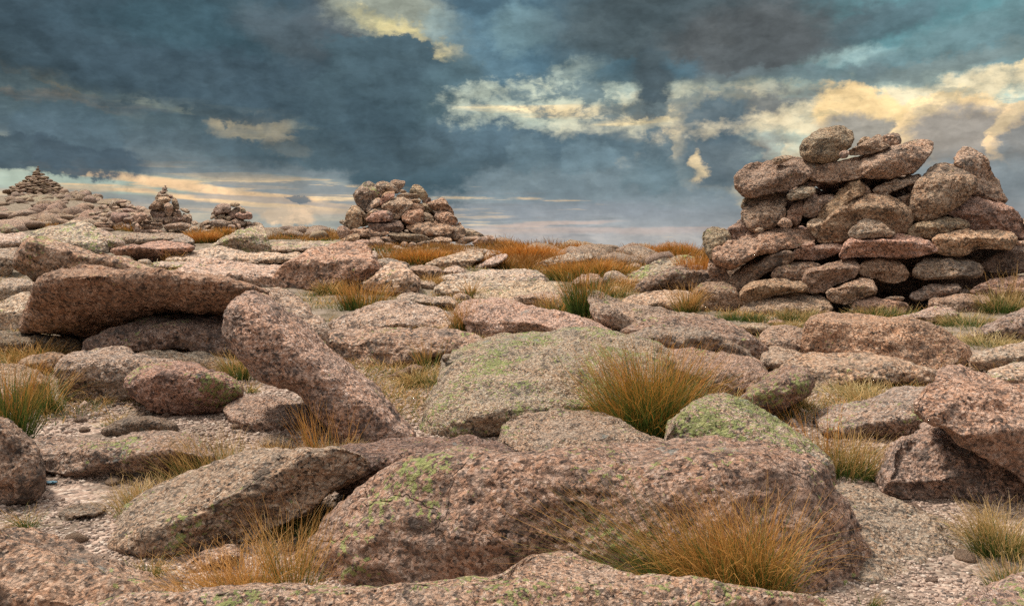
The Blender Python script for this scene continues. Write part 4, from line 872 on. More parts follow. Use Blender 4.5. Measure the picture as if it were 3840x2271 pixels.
MID = [
 ('big rounded stone with bright green lichen at the upper left of the centre cairn', '430,330 440,290 500,230 570,170 640,142 700,160 740,210 790,290 805,335 750,375 680,410 630,460 610,515 590,535 540,500 490,450 460,380', dict(lich=.5, tint=(.85, .8, .72), sub=5, facets=1)),
 ('rounded grey stone on top of the centre cairn, left of the peak', '725,190 760,150 830,138 920,160 980,200 1020,260 1022,297 970,295 900,262 850,285 810,335 770,272', dict(tint=(.88, .84, .76), lich=.2)),
 ('dark lumpy stone forming the peak of the centre cairn', '912,150 950,125 1010,120 1060,135 1112,130 1108,180 1080,220 1050,252 1030,292 990,215', dict(dy=.12, tint=(.8, .68, .6))),
 ('small brown stone right under the peak stone', '1030,292 1055,243 1110,253 1140,294', dict(dy=.1, tint=(.85, .7, .62), sub=4)),
 ('tilted pale stone at the upper right of the centre cairn', '1172,282 1200,210 1235,182 1300,188 1350,240 1400,300 1410,345 1370,390 1310,380 1280,320 1200,292', dict(tint=(.95, .9, .8), lich=.15)),
 ('flat greenish stone beneath the tilted pale stone', '995,325 1060,300 1150,288 1220,280 1280,310 1297,362 1210,375 1150,355 1020,352', dict(tint=(.9, .88, .76), lich=.35)),
 ('small jutting slab under the greenish stone', '1190,382 1280,363 1328,400 1290,422 1200,405', dict(tint=(.85, .72, .62), sub=4)),
 ('small stone right behind the tilted pale stone', '1315,405 1400,343 1440,353 1455,402 1400,440', dict(dy=.15, tint=(.9, .76, .66), sub=4)),
 ('large smooth stone at the right shoulder of the centre cairn', '1410,435 1460,395 1530,375 1600,361 1650,400 1710,470 1742,550 1750,585 1650,555 1570,540 1500,530 1450,480', dict(tint=(.95, .82, .7), sub=5, facets=1, dy=-.03)),
 ('reddish elongated stone slanting across the upper middle of the centre cairn', '758,442 775,390 820,340 880,300 930,278 970,298 974,342 900,382 850,412 790,462', dict(dy=-.12, tint=(1.1, .82, .7))),
 ('narrow reddish stone behind the slanting reddish one', '788,382 810,320 860,275 920,252 983,278 960,310 870,350', dict(dy=-.02, tint=(1.02, .78, .68), sub=4)),
 ('pale oval stone left of the slanting reddish stone', '607,512 630,450 680,400 740,358 787,363 770,430 765,455 690,495 620,548', dict(dy=-.05, tint=(1.05, 1.0, .9))),
 ('pale wedge-shaped stone at the heart of the centre cairn', '812,452 850,410 930,370 1020,349 1120,351 1200,398 1207,432 1150,512 1090,562 1020,635 960,625 940,562 850,512 815,482', dict(dy=-.15, tint=(1.05, .98, .84), facets=3, sub=5)),
 ('reddish stone right of the pale wedge', '1188,455 1210,408 1260,418 1350,458 1370,502 1340,530 1280,505 1200,510', dict(dy=-.03, tint=(1.0, .8, .72))),
 ('greyish stone left of the right shoulder stone', '1278,430 1340,419 1420,448 1482,480 1475,522 1400,548 1360,525 1365,490', dict(dy=.03, tint=(.86, .8, .72))),
 ('red rounded block right of centre in the centre cairn', '1058,612 1110,550 1200,509 1280,494 1342,513 1352,600 1352,662 1310,692 1200,697 1110,672', dict(dy=-.18, tint=(1.12, .84, .74), sub=5)),
 ('small grey stone right of the red rounded block', '1348,542 1420,553 1480,600 1492,632 1430,660 1390,648 1348,650', dict(tint=(.95, .88, .8), sub=4)),
 ('large stone below the right shoulder of the centre cairn', '1493,592 1530,540 1600,529 1700,558 1780,610 1807,672 1720,724 1650,695 1560,655 1510,625', dict(dy=-.1, tint=(1.05, .86, .76), sub=5)),
 ('flat reddish stone left of centre in the centre cairn', '605,632 640,590 720,540 840,511 930,544 943,582 936,642 850,668 700,668 620,658', dict(dy=-.2, tint=(1.12, .88, .76), sub=5)),
 ('narrow brown stone behind the flat reddish stone', '578,622 590,590 660,530 760,478 812,488 830,530 720,560 640,600 600,650', dict(dy=-.05, tint=(.95, .8, .7))),
 ('tall upright stone at the left side of the centre cairn', '326,680 340,600 370,510 420,460 480,460 520,520 545,620 557,680 520,742 400,782 350,742', dict(dy=-.1, tint=(1.0, .86, .76), sub=5)),
 ('stone behind the tall upright one on the left side', '398,472 430,448 490,458 560,520 605,575 600,610 545,610 520,520', dict(dy=.05, tint=(.88, .78, .7))),
 ('small stone jutting out at the left edge of the centre cairn', '250,680 260,643 325,643 335,700 355,750 290,702', dict(tint=(.8, .76, .7), sub=4)),
 ('rounded dark stone at the lower left foot of the centre cairn', '217,770 250,725 310,723 370,758 400,800 385,860 270,892 235,835', dict(dy=-.1, tint=(.82, .76, .7))),
 ('dark rectangular slab low in the centre cairn', '638,692 680,665 850,658 1010,646 1052,670 1095,740 1060,800 900,785 860,797 690,795 645,752', dict(dy=-.12, tint=(.68, .62, .56), sub=5)),
 ('large flat slab low on the right of the centre cairn', '1128,712 1200,695 1340,690 1400,660 1550,649 1650,680 1742,745 1737,792 1600,858 1400,853 1250,813 1160,772', dict(dy=-.22, t0=.5, tint=(.98, .84, .72), sub=5)),
 ('long flat stone low on the left of the centre cairn', '393,802 440,765 560,754 650,768 690,795 895,800 893,832 780,855 520,860 400,835', dict(dy=-.16, tint=(.9, .76, .68), sub=5)),
 ('grey flat stone at the foot of the centre cairn', '903,832 940,803 1060,818 1200,828 1350,848 1422,890 1412,922 1200,932 1050,912 930,872', dict(dy=-.22, tint=(.74, .7, .66), sub=5)),
 ('dark low stone left of the grey flat stone at the foot', '638,892 700,860 800,849 930,858 1005,930 900,945 800,915', dict(dy=-.12, tint=(.7, .66, .62))),
 ('sloping brown stone at the lower right end of the centre cairn', '1713,752 1760,700 1830,698 1892,760 1905,842 1850,895 1760,915 1720,855', dict(tint=(.9, .76, .68))),
 ('small stone on top of the sloping brown one at the right end', '1788,695 1830,658 1860,735 1800,715', dict(dy=.1, tint=(.9, .82, .74), sub=4)),
 ('pale low stone trailing off to the right of the centre cairn', '1868,762 1930,753 2040,788 2160,852 2100,880 1890,875', dict(dy=.1, tint=(1.0, .92, .82), lich=.2)),
 ('stone lying in front of the trailing pale stone', '1745,945 1850,880 1960,859 2080,853 2095,882 1990,930 1900,960', dict(dy=-.35, tint=(1.0, .84, .74))),
 ('rounded stone at the extreme right foot of the centre cairn', '1970,955 2050,890 2180,850 2260,843 2287,900 2250,975 2100,990', dict(dy=-.5, tint=(.95, .86, .76))),
 ('smooth stone lying at the extreme left foot of the centre cairn', '222,945 300,890 400,830 480,813 523,860 500,905 400,942 300,955', dict(dy=-.4, tint=(1.0, .84, .74))),
 ('low stone right of the smooth left-foot stone', '395,950 500,905 650,898 720,1000 500,1010', dict(dy=-.45, tint=(.98, .88, .8))),
 ('domed stone in the grass before the left half of the centre cairn', '635,905 720,873 800,898 858,960 853,1045 760,1078 685,1025', dict(dy=-.6, tint=(.95, .84, .76))),
 ('long low rounded stone in the grass before the right half of the centre cairn', '1265,965 1320,935 1450,918 1500,878 1600,863 1700,878 1725,925 1600,990 1400,1010', dict(dy=-.5, tint=(1.02, .9, .8), sub=5)),
 ('small dark stone before the dark gap at the foot of the centre cairn', '1028,985 1060,940 1100,919 1158,950 1120,1005', dict(dy=-.55, tint=(.85, .76, .68), sub=4)),
 ('small stone right of the small dark stone at the cairn foot', '1145,970 1200,923 1262,950 1252,1005 1150,1015', dict(dy=-.6, tint=(.95, .84, .76), sub=4)),
 ('pale low rock in orange grass below the centre cairn', '855,1020 950,980 1020,974 1105,1020 1050,1065 880,1068', dict(dy=-.9, tint=(1.08, 1.0, .92), sub=4)),
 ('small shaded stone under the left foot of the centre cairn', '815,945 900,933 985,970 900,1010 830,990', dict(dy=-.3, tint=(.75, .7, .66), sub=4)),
 ('flat stone wedged beneath the large flat slab at right', '1405,875 1520,858 1570,880 1440,908', dict(dy=-.05, tint=(.7, .62, .56), sub=4)),
 ('low grey rock right beyond the foot of the centre cairn', '2240,985 2350,958 2420,980 2450,1025 2350,1060', dict(dy=-.6, tint=(.98, .96, .92), sub=4)),
 (None, '548,742 590,729 607,745 560,757', dict(sub=3)), (None, '1040,802 1080,794 1092,820 1045,824', dict(sub=3)),
 (None, '1353,622 1385,611 1407,640 1370,654', dict(sub=3)), (None, '1100,777 1150,769 1167,800 1110,807', dict(sub=3)),
 (None, '1430,645 1470,628 1495,650 1450,662', dict(sub=3)),
]
cairn(MID, 'M', 18.3, .9, 670, 905, 'stone', 4, (.95, .95, .95), group='pebbles lodged in the centre cairn', shared='little pebble lodged in a crevice of the centre cairn', D_f=.8)
for (X, Yp, wd, hg) in [(560, 600, 300, 200), (800, 620, 300, 220), (1080, 640, 300, 240), (1100, 850, 360, 160), (700, 820, 300, 160), (1350, 560, 280, 200), (1550, 620, 260, 220), (1600, 850, 320, 160), (1150, 450, 300, 200),
                        (850, 450, 300, 200), (500, 850, 300, 120), (1000, 930, 340, 90), (1300, 900, 360, 90), (1750, 850, 200, 120)]:
    an = np.linspace(0, 2 * math.pi, 9)[:-1]; rr_ = rs_.uniform(.85, 1.1, 8)
    pp = np.stack([1200 + (X + wd * .5 * rr_ * np.cos(an)) * .28708, 640 + (Yp + hg * .55 * rr_ * np.sin(an)) * .28708], 1)
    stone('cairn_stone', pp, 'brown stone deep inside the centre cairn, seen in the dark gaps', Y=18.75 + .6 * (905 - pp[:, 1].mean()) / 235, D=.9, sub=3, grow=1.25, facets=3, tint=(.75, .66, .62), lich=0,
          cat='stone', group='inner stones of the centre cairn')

def many(txt): return [(None, t_.strip(), {}) for t_ in txt.split('|')]
SEC_TOP = [
 ('tiny pointed pebble on the very tip of the second cairn from the left', '1546,250 1552,231 1564,238 1566,254', dict(sub=3)),
 ('flat pebble just under the tip of the second cairn from the left', '1522,265 1545,249 1581,262 1570,282 1525,284', dict(sub=4)),
 ('thin tilted slab, third stone down from the tip of the second cairn', '1479,320 1510,288 1560,277 1587,290 1560,302 1500,325', dict(sub=4, tint=(.9, .85, .8))),
 ('pale round stone below the thin tilted slab of the second cairn', '1453,360 1480,323 1530,298 1582,310 1592,350 1530,352 1470,378', dict(tint=PALE)),
 ('light oval stone leaning under the top of the second cairn', '1484,352 1540,343 1600,353 1614,390 1570,403 1520,418 1495,382', dict(tint=(1.08, 1, .94), dy=-.2)),
 ('upright dark stone at the upper right of the second cairn', '1613,370 1640,348 1667,370 1687,430 1692,468 1640,464 1618,412', dict(tint=(.8, .74, .7))),
 ('grey lichened stone at the upper left of the second cairn', '1388,462 1430,400 1480,376 1530,410 1538,445 1460,470', dict(tint=(.8, .78, .72), lich=.2)),
 ('tall pale oblong stone in the middle of the second cairn', '1543,420 1590,394 1632,430 1632,480 1600,530 1565,520 1550,470', dict(tint=(1.08, .98, .92), dy=-.3)),
 ('wide dark pointed slab near the foot of the second cairn', '1538,612 1620,594 1740,583 1808,610 1770,655 1640,650 1550,638', dict(tint=(.85, .8, .74), dy=-.3)),
 ('pale leaning stone at the right foot of the second cairn', '1753,695 1790,640 1840,616 1872,640 1840,680 1780,705', dict(tint=(1.05, .95, .88), dy=-.6)),
 ('flat angular pale stone at the left of the second cairn', '1228,562 1260,520 1300,493 1370,490 1392,552 1320,578 1240,588', dict(tint=(1.05, .94, .86), dy=-.2)),
 ('small upright stone in grass at the left foot of the second cairn', '1253,672 1275,600 1300,588 1322,640 1312,682 1270,690', dict(tint=(.98, .93, .9), dy=-.7)),
]
cairn(SEC_TOP, 'L', 26.0, 1.0, 690, 875, 'stone', 4, (.98, .95, .92), D_f=.9)
SEC = many('1578,332 1620,323 1637,357 1600,368|1283,492 1320,450 1360,433 1372,460 1330,503|1688,452 1750,453 1792,480 1775,508 1710,484|1406,482 1440,460 1530,474 1562,510 1545,548 1470,553 1420,523|1623,482 1700,474 1717,522 1640,543'
           '|1713,502 1745,498 1792,592 1780,605 1728,562|1748,522 1790,498 1812,540 1790,568 1765,543|1428,562 1470,544 1530,544 1550,582 1480,595 1430,584|1546,572 1590,527 1632,534 1612,582 1560,596|1613,577 1640,544 1710,531 1722,562 1660,584'
           '|1343,577 1380,557 1414,575 1402,598 1350,598|1318,612 1340,589 1450,603 1537,609 1532,655 1350,650|1413,592 1480,581 1537,594 1532,615 1430,608|1233,602 1260,579 1322,589 1302,624 1240,629|1308,674 1340,639 1500,649 1592,680 1500,700 1320,697'
           '|1578,664 1640,644 1740,669 1752,693 1620,692|1788,584 1840,564 1877,600 1820,620|1378,522 1410,503 1422,540 1400,565 1385,550|1440,540 1500,520 1620,520 1640,600 1450,610|1330,560 1420,520 1500,560 1480,640 1350,630|1560,560 1700,540 1740,620 1600,640|1480,420 1600,400 1660,470 1640,540 1480,540')
cairn(SEC, 'L', 26.25, 1.0, 690, 875, 'stone', 3, (.94, .88, .84), D_f=.9, group='stones of the second cairn from the left', shared='weathered granite stone piled in the second cairn from the left')
HEAP = many('1053,512 1080,474 1130,453 1157,490 1140,514 1080,524|1143,462 1200,449 1272,480 1262,498 1170,494|1108,532 1150,498 1230,503 1237,537 1160,565|993,532 1020,483 1052,474 1052,512 1020,550|1018,442 1045,390 1070,368 1077,410 1112,432 1060,474'
            '|1073,402 1120,378 1192,374 1192,393 1110,415|1118,402 1200,388 1232,410 1242,433 1150,445|923,442 960,418 1012,419 1002,463 940,470|933,517 960,498 1002,504 992,533 945,534|933,542 980,529 1022,560 1002,594 950,575|1058,624 1090,570 1130,553 1182,580 1172,625 1100,635'
            '|1018,594 1040,566 1072,590 1060,620|1128,692 1150,610 1180,589 1232,589 1222,652 1180,694|1178,574 1230,539 1252,518 1242,572 1190,590|1228,432 1270,428 1294,472 1250,464|873,502 940,478 962,490 900,525|1018,547 1080,533 1112,560 1040,575'
            '|960,470 1030,450 1060,480 980,500|1180,420 1250,410 1270,450 1190,460|860,540 920,520 950,550 880,570|830,500 880,490 900,515 840,530|1180,500 1240,490 1290,500 1270,530 1190,535|1050,440 1110,430 1140,460 1070,480')
cairn(HEAP, 'L', 27.2, 1.6, 745, 870, 'stone', 3, (.98, .92, .88), D_f=1.0, group='stones of the low heap between pyramid and second cairn', shared='granite stone lying in the low heap left of the second cairn')
THIRD_TOP = [
 ('big rounded stone at the upper left of the third cairn', '1998,482 2030,430 2090,406 2150,413 2177,440 2167,494 2100,504 2030,524', dict(tint=(.98, .92, .88))),
 ('smooth stone at the very top of the third cairn', '2158,424 2180,397 2240,398 2267,425 2200,450', dict(tint=(.9, .85, .8))),
 ('blocky long stone at the right side of the third cairn', '2203,522 2240,488 2360,488 2380,520 2372,564 2260,555', dict(tint=(1.05, .88, .82))),
 ('grey slab at the left foot of the third cairn', '1968,592 2010,558 2110,553 2142,590 2132,645 2070,630 1990,615', dict(tint=(.8, .8, .78), dy=-.2)),
 ('small round grey stone beside the top of the third cairn', '2253,472 2265,443 2300,448 2317,487 2270,494', dict(tint=(.8, .8, .78), sub=3)),
]
cairn(THIRD_TOP, 'L', 27.0, .8, 755, 870, 'stone', 4, (.96, .92, .88))
THIRD = many('2163,504 2190,458 2250,428 2282,440 2242,494 2200,525|2023,552 2050,513 2110,498 2122,533 2080,558|1973,558 1990,513 2010,508 2027,532 2000,560|2098,542 2150,518 2182,550 2150,574|2158,584 2230,543 2290,558 2322,600 2290,624 2200,604|2138,634 2160,596 2230,618 2227,658 2160,654'
             '|2223,604 2250,586 2277,632 2250,654|1878,604 1920,573 1970,558 1977,592 1900,635 1873,634|1876,654 1930,608 1980,598 1987,628 1900,669|1983,634 2040,615 2082,650 2060,669 1990,649|2233,674 2290,628 2302,647 2260,694|2298,644 2370,608 2402,632 2340,655'
             '|2348,604 2400,576 2472,600 2477,638 2420,634|2318,584 2355,568 2362,602 2330,614|1898,674 1950,638 2020,643 2062,682 1940,704|2078,674 2130,643 2202,665 2100,694|2288,664 2350,648 2332,683 2280,684|2080,560 2180,550 2260,580 2240,640 2120,640|2140,480 2220,470 2260,540 2160,560')
cairn(THIRD, 'L', 27.2, .8, 755, 870, 'stone', 3, (.94, .88, .84), group='stones of the third cairn from the left', shared='granite stone piled in the third cairn from the left')

for (X, Yp, wd, hg, w_) in [(1420, 560, 260, 150, 'second'), (1600, 540, 260, 170, 'second'), (1520, 440, 200, 130, 'second'), (1350, 630, 260, 90, 'second'), (1650, 630, 260, 90, 'second'), (1540, 360, 90, 90, 'second'), (1760, 560, 120, 100, 'second'),
                            (2080, 510, 190, 130, 'third'), (2240, 510, 190, 120, 'third'), (2050, 610, 260, 90, 'third'), (2260, 610, 260, 90, 'third'), (1950, 620, 140, 70, 'third'), (1250, 560, 200, 100, 'second'), (1130, 540, 220, 130, 'second')]:
    an = np.linspace(0, 2 * math.pi, 9)[:-1]; rr_ = rs_.uniform(.8, 1.15, 8)
    pp = np.stack([(X + wd * .5 * rr_ * np.cos(an)) * .3984, 600 + (Yp + hg * .55 * rr_ * np.sin(an)) * .3984], 1)
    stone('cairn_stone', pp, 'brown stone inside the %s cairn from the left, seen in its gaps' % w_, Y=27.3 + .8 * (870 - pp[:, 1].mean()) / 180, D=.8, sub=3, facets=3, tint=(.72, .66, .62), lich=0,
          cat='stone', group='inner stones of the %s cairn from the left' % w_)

# ------------------------------------------------------------------ the far pyramid cairn on the hill
def flat_stone_mesh(name, seed, mat, sub=2, ang=3):
    v, f = ico(sub); v = v.copy(); rs = np.random.RandomState(seed)
    v = v * (1 + 0.22 * fbm(v * 1.3 + seed, 2))[:, None]
    for _ in range(ang):
        d = rs.randn(3); d /= np.linalg.norm(d); k = rs.uniform(.6, .85)
        e = v @ d - k; v = v - np.where(e > 0, e, 0)[:, None] * d
    v = v + 0.05 * fbm(v * 4 + seed, 2)[:, None] * v
    return mesh_np(name, v, f, mat, smooth=True)
FS = [flat_stone_mesh('far_stone', 40 + i, M_FAR) for i in range(9)]
CH = [flat_stone_mesh('chip_stone', 80 + i, M_NEAR) for i in range(4)]
R_ = random.Random(11)
def toss(name, x, y, z, sx, sy, sz, label, group, rz=None, tilt=.12, cat='stone', tint=(1, 1, 1), meshes=None, lich=.05):
    o = link(name, R_.choice(meshes or FS), (x, y, z), label, cat, group)
    o.scale = (sx, sy, sz)
    o.rotation_euler = (R_.uniform(-tilt, tilt), R_.uniform(-tilt, tilt), R_.uniform(0, 6.28) if rz is None else rz)
    b = R_.uniform(.8, 1.12)
    o.color = (tint[0] * b, tint[1] * b * R_.uniform(.95, 1.03), tint[2] * b * R_.uniform(.92, 1.05), lich)
    return o
PY = 72.2
apex = at(142.6, 648, PY); footL = at(47, 735, PY)
bz = float(at(140, 728, PY)[2]); hgt = float(apex[2]) - bz; rb = (float(at(250, 728, PY)[0]) - float(at(48, 728, PY)[0])) / 2 * 1.0
cx_ = float(apex[0]) + .1; cy_ = PY
nr = 14; z_ = bz
core_v, core_f = ico(4)
cv = core_v.copy(); zz = (cv[:, 2] + 1) / 2
cv = np.stack([cv[:, 0] * rb * .9 * (1.02 - zz) * 1.15, cv[:, 1] * rb * .9 * (1.02 - zz) * 1.15, zz * hgt * .93], 1) + .08 * np.stack([fbm(cv * 6, 2)] * 3, 1)
rc = link('rubble_core', mesh_np('rubble_core', cv, core_f, M_FAR), (cx_, cy_, bz), 'packed rubble filling the middle of the far pyramid cairn', 'rubble'); rc.color = (.6, .56, .54, 0)
for i in range(nr):
    t_ = i / nr
    rad_i = rb * (1 - t_) ** .93 + .05
    n_ = max(2, int(3.3 * rad_i / (.52 - .12 * t_)))
    for j in range(n_):
        a_ = math.pi + (j + .5 + R_.uniform(-.3, .3)) / n_ * math.pi * 1.06 - .09
        s_ = R_.uniform(.6, 1.6) * (.30 - .08 * t_); rj = rad_i * R_.uniform(.95, 1.06)
        toss('cairn_stone', cx_ + rj * math.cos(a_), cy_ + rj * math.sin(a_), bz + (i + R_.uniform(.0, 1.0)) * hgt / nr,
             s_, s_ * .8, hgt / nr * R_.uniform(.5, 1.15), 'flat granite stone in the wall of the far pyramid cairn', 'stones of the far pyramid cairn', rz=a_ + math.pi / 2 + R_.uniform(-.5, .5), tilt=.28,
             tint=(.98, .93, .86))
for (u_, v_, s_) in [(141, 655, .2), (143, 643, .17), (141, 634, .14), (142.5, 626, .09), (150, 641, .08), (136, 641, .09)]:
    p_ = at(u_, v_, cy_); toss('cairn_stone', float(p_[0]), float(p_[1]), float(p_[2]), s_, s_ * .8, s_ * .75, 'small knobbly stone crowning the tip of the far pyramid cairn', 'tip stones of the far pyramid cairn', tint=(.85, .8, .76))

# pale bedrock slabs on the hill under the pyramid
for lb, o_, Yy, D_ in [
    ('long pale bedrock slab directly below the far pyramid cairn', 'L 105,372 180,345 300,325 420,328 560,350 700,385 860,430 900,462 700,462 450,430 250,440 120,430', 58, 8),
    ('greyish bedrock slab at the left foot of the far pyramid cairn', 'L 20,420 80,375 150,352 240,372 260,420 120,450 30,460', 60, 7),
    ('low rock crest between the pyramid cairn and the low stone heap', 'L 560,370 660,330 760,342 880,368 960,392 960,430 760,430 600,410', 66, 9),
    ('dark flat outcrop right of the low rock crest', 'L 900,400 960,372 1060,362 1180,372 1240,392 1200,420 960,425', 44, 4)]:
    stone('bedrock_slab', o_, lb, Y=Yy, D=D_, t0=.15, sub=5, tint=(.72, .73, .70), lich=.35, cat='rock slab', low=.8)
FSL = FS
# loose stones strewn over the hillside and the plain on the left
def strew(n, u0, u1, v0, v1, y0, y1, s0, s1, label, group, tint=(1, .96, .92), flat=.6, seed=1, name='strewn_stone'):
    rr = random.Random(seed); c = 0
    for _ in range(n * 30):
        if c >= n: break
        u = rr.uniform(u0, u1); y = math.exp(rr.uniform(math.log(y0), math.log(y1)))
        v = float(ground_v(u, y))
        if not (v0 <= v <= v1): continue
        p = at(u, v, y); s = rr.uniform(s0, s1) ** 1.0
        toss(name, float(p[0]), y, float(p[2]) + s * .15, s, s * rr.uniform(.6, .9), s * rr.uniform(flat * .6, flat), label, group, tint=tint, tilt=.3)
        c += 1
strew(50, 0, 520, 735, 830, 36, 66, .16, .5, 'loose granite stone lying on the slope below the far pyramid cairn', 'loose stones on the pyramid slope', seed=2)
strew(62, 150, 560, 755, 850, 30, 50, .25, .6, 'granite block in the long rubble bank below the pyramid cairn', 'blocks of the rubble bank below the pyramid', seed=3, tint=(1.02, .93, .88), flat=.9)
strew(80, 30, 380, 718, 765, 60, 78, .22, .5, 'stone of the rubble apron spread round the foot of the far pyramid cairn', 'apron stones round the far pyramid', seed=8, flat=.9)
strew(42, 0, 400, 815, 870, 22, 36, .2, .7, 'low stone scattered on the grassy plain at far left', 'stones scattered on the plain at far left', seed=4, flat=.45)
strew(30, 1000, 1290, 855, 900, 23, 34, .15, .5, 'small far boulder on the grassy skyline between the third and centre cairns', 'small far boulders between the third and centre cairns', seed=6, tint=(.98, .95, .92))
strew(34, 1880, 2650, 935, 1000, 12, 20, .15, .5, 'small stone half hidden in the orange grass on the right skyline', 'small stones in the right skyline grass', seed=7)

# ------------------------------------------------------------------ the ground
def ground_mat():
    m = bpy.data.materials.new('gravel_ground'); m.use_nodes = True
    t = NT(m.node_tree); m.node_tree.nodes.clear()
    p = t.n('ShaderNodeTexCoord').outputs['Object']
    c = t.n('ShaderNodeSeparateColor', {0: t.vor(p, 55.0)}).outputs
    base = t.ramp(c[0], [(0, (.10, .085, .08)), (.15, (.27, .20, .17)), (.5, (.46, .33, .27)), (.8, (.56, .43, .36)), (1, (.66, .56, .49))])
    far = t.ramp(t.noise(p, 5.0, 7, .7), [(.3, (.11, .09, .065)), (.45, (.19, .15, .10)), (.55, (.29, .235, .19)), (.7, (.42, .35, .30))])
    y = t.n('ShaderNodeSeparateXYZ', {0: p}).outputs[1]
    k = t.ss(y, 5.5, 9.0)
    soil = t.ss(t.noise(p, 1.7, 5, .65), .45, .60)
    base = t.mix(t.m('MULTIPLY', soil, .75), base, (.13, .10, .075))
    base = t.mix(k, base, far)
    h = t.m('ADD', t.m('MULTIPLY', t.vor(p, 55.0, 'Distance'), -1.0), t.m('MULTIPLY', t.noise(p, 20, 5, .6), 1.3))
    bp = t.n('ShaderNodeBump', {'Strength': .9, 'Distance': .02, 'Height': h})
    t.n('ShaderNodeOutputMaterial', {0: t.n('ShaderNodeBsdfPrincipled', {'Base Color': base, 'Roughness': .95, 'Normal': bp})})
    return m
M_GROUND = ground_mat()
gu = np.concatenate([np.linspace(-3000, 0, 24)[:-1], np.linspace(0, 3840, 420), np.linspace(3840, 6800, 24)[1:]])
gy = np.concatenate([np.exp(np.linspace(math.log(1.25), math.log(12), 420)), np.exp(np.linspace(math.log(12), math.log(120), 160))[1:], np.exp(np.linspace(math.log(120), math.log(3000), 30))[1:]])
GU2, GY2 = np.meshgrid(gu, gy)
gx = (GU2 - 1920) / FPX / cp * GY2
gz = ground_top(gx.ravel(), GY2.ravel())
gp = np.stack([gx.ravel(), GY2.ravel(), gz], 1)
nu, ny = len(gu), len(gy)
ii = (np.arange(ny - 1)[:, None] * nu + np.arange(nu - 1)[None]).ravel()
gf = np.stack([ii, ii + 1, ii + 1 + nu, ii + nu], 1)
link('ground', mesh_np('ground', gp, gf, M_GROUND), kind='structure')
# behind the photographer the moor simply carries on
bx = np.array([[-40, -60, -.1], [40, -60, -.1], [40, 1.3, 0], [-40, 1.3, 0]], float)
bx[:, 2] = -.08
link('ground_behind', mesh_np('ground_behind', bx, np.array([[0, 1, 2, 3]]), M_GROUND), kind='structure')

# ------------------------------------------------------------------ grass: every blade is a curved ribbon
def grass_mat():
    m = bpy.data.materials.new('grass_blades'); m.use_nodes = True
    t = NT(m.node_tree); m.node_tree.nodes.clear()
    a = t.n('ShaderNodeSeparateColor', {0: t.n('ShaderNodeAttribute', attribute_name='blade').outputs['Color']}).outputs
    oi = t.n('ShaderNodeObjectInfo')
    oc = t.n('ShaderNodeSeparateColor', {0: oi.outputs['Color']}).outputs        # r: how far up the blades are green, g: how straw-like
    e = t.m('ADD', oc[0], t.m('MULTIPLY', t.m('SUBTRACT', a[1], .5), .7))
    k = t.ss(a[0], t.m('SUBTRACT', e, .28), t.m('ADD', e, .16))
    green = t.mix(a[2], (.045, .095, .018), (.12, .19, .04))
    dry = t.mix(a[2], (.44, .17, .030), (.78, .38, .085))
    straw = t.mix(a[2], (.40, .29, .12), (.70, .55, .28))
    dry = t.mix(t.m('MULTIPLY', oc[2], .75), dry, (.20, .105, .035))
    dry = t.mix(oc[1], dry, straw)
    colr = t.mix(k, green, dry)
    d1 = t.n('ShaderNodeBsdfDiffuse', {'Color': colr}); d2 = t.n('ShaderNodeBsdfTranslucent', {'Color': colr})
    gl = t.n('ShaderNodeBsdfGlossy', {'Color': (1, 1, 1, 1), 'Roughness': .45})
    mx = t.n('ShaderNodeMixShader', {0: .3, 1: d1.outputs[0], 2: d2.outputs[0]})
    mx2 = t.n('ShaderNodeMixShader', {0: .03, 1: mx.outputs[0], 2: gl.outputs[0]})
    t.n('ShaderNodeOutputMaterial', {0: mx2.outputs[0]})
    return m
M_GRASS = grass_mat()
def blades(roots, az, lean, curve, length, width, rnd, seg=6):
    """numpy ribbons; roots (n,3), the other arguments (n,)"""
    n = len(roots); ts = np.linspace(0, 1, seg + 1)
    P = np.zeros((n, seg + 1, 3)); P[:, 0] = roots
    da = rnd.normal(0, .6, n); ka = rnd.normal(0, .30, (seg, n)); kt = rnd.normal(0, .14, (seg, n))
    for i in range(seg):
        tm = (ts[i] + ts[i + 1]) / 2
        th = lean + curve * tm ** 1.4 + kt[i] * (i > 0)
        aa = az + da * tm + ka[i] * (i > 1)
        st = (length / seg)[:, None] * np.stack([np.sin(th) * np.cos(aa), np.sin(th) * np.sin(aa), np.cos(th)], 1)
        P[:, i + 1] = P[:, i] + st
    fa = rnd.uniform(0, math.pi, n)                      # each blade turns its own way
    side = np.stack([np.cos(fa), np.sin(fa), 0 * fa], 1)
    wd = width[:, None] * (1 - ts[None] ** 2 * .8)
    A = P - side[:, None] * wd[..., None] / 2; B = P + side[:, None] * wd[..., None] / 2
    V = np.stack([A, B], 2).reshape(-1, 3)
    base = (np.arange(n) * (seg + 1) * 2)[:, None] + (np.arange(seg) * 2)[None]
    F = np.stack([base, base + 1, base + 3, base + 2], -1).reshape(-1, 4)
    r1 = rnd.uniform(0, 1, n); r2 = rnd.uniform(0, 1, n)
    col = np.zeros((n, seg + 1, 2, 4)); col[..., 0] = ts[None, :, None]; col[..., 1] = r1[:, None, None]; col[..., 2] = r2[:, None, None]; col[..., 3] = 1
    return V, F, col.reshape(-1, 4)
def grass_obj(name, V, F, Cc, label, cat, g, straw, group=None, kind=None):
    base = np.array([V[:, 0].mean(), V[:, 1].mean(), V[:, 2].min()])
    me = mesh_np(name, V - base, F, M_GRASS, smooth=False)
    at_ = me.color_attributes.new('blade', 'FLOAT_COLOR', 'POINT')
    at_.data.foreach_set('color', Cc.astype(np.float32).ravel())
    o = link(name, me, base, label, cat, group, kind)
    o.color = (g, straw, 0, 1)
    return o
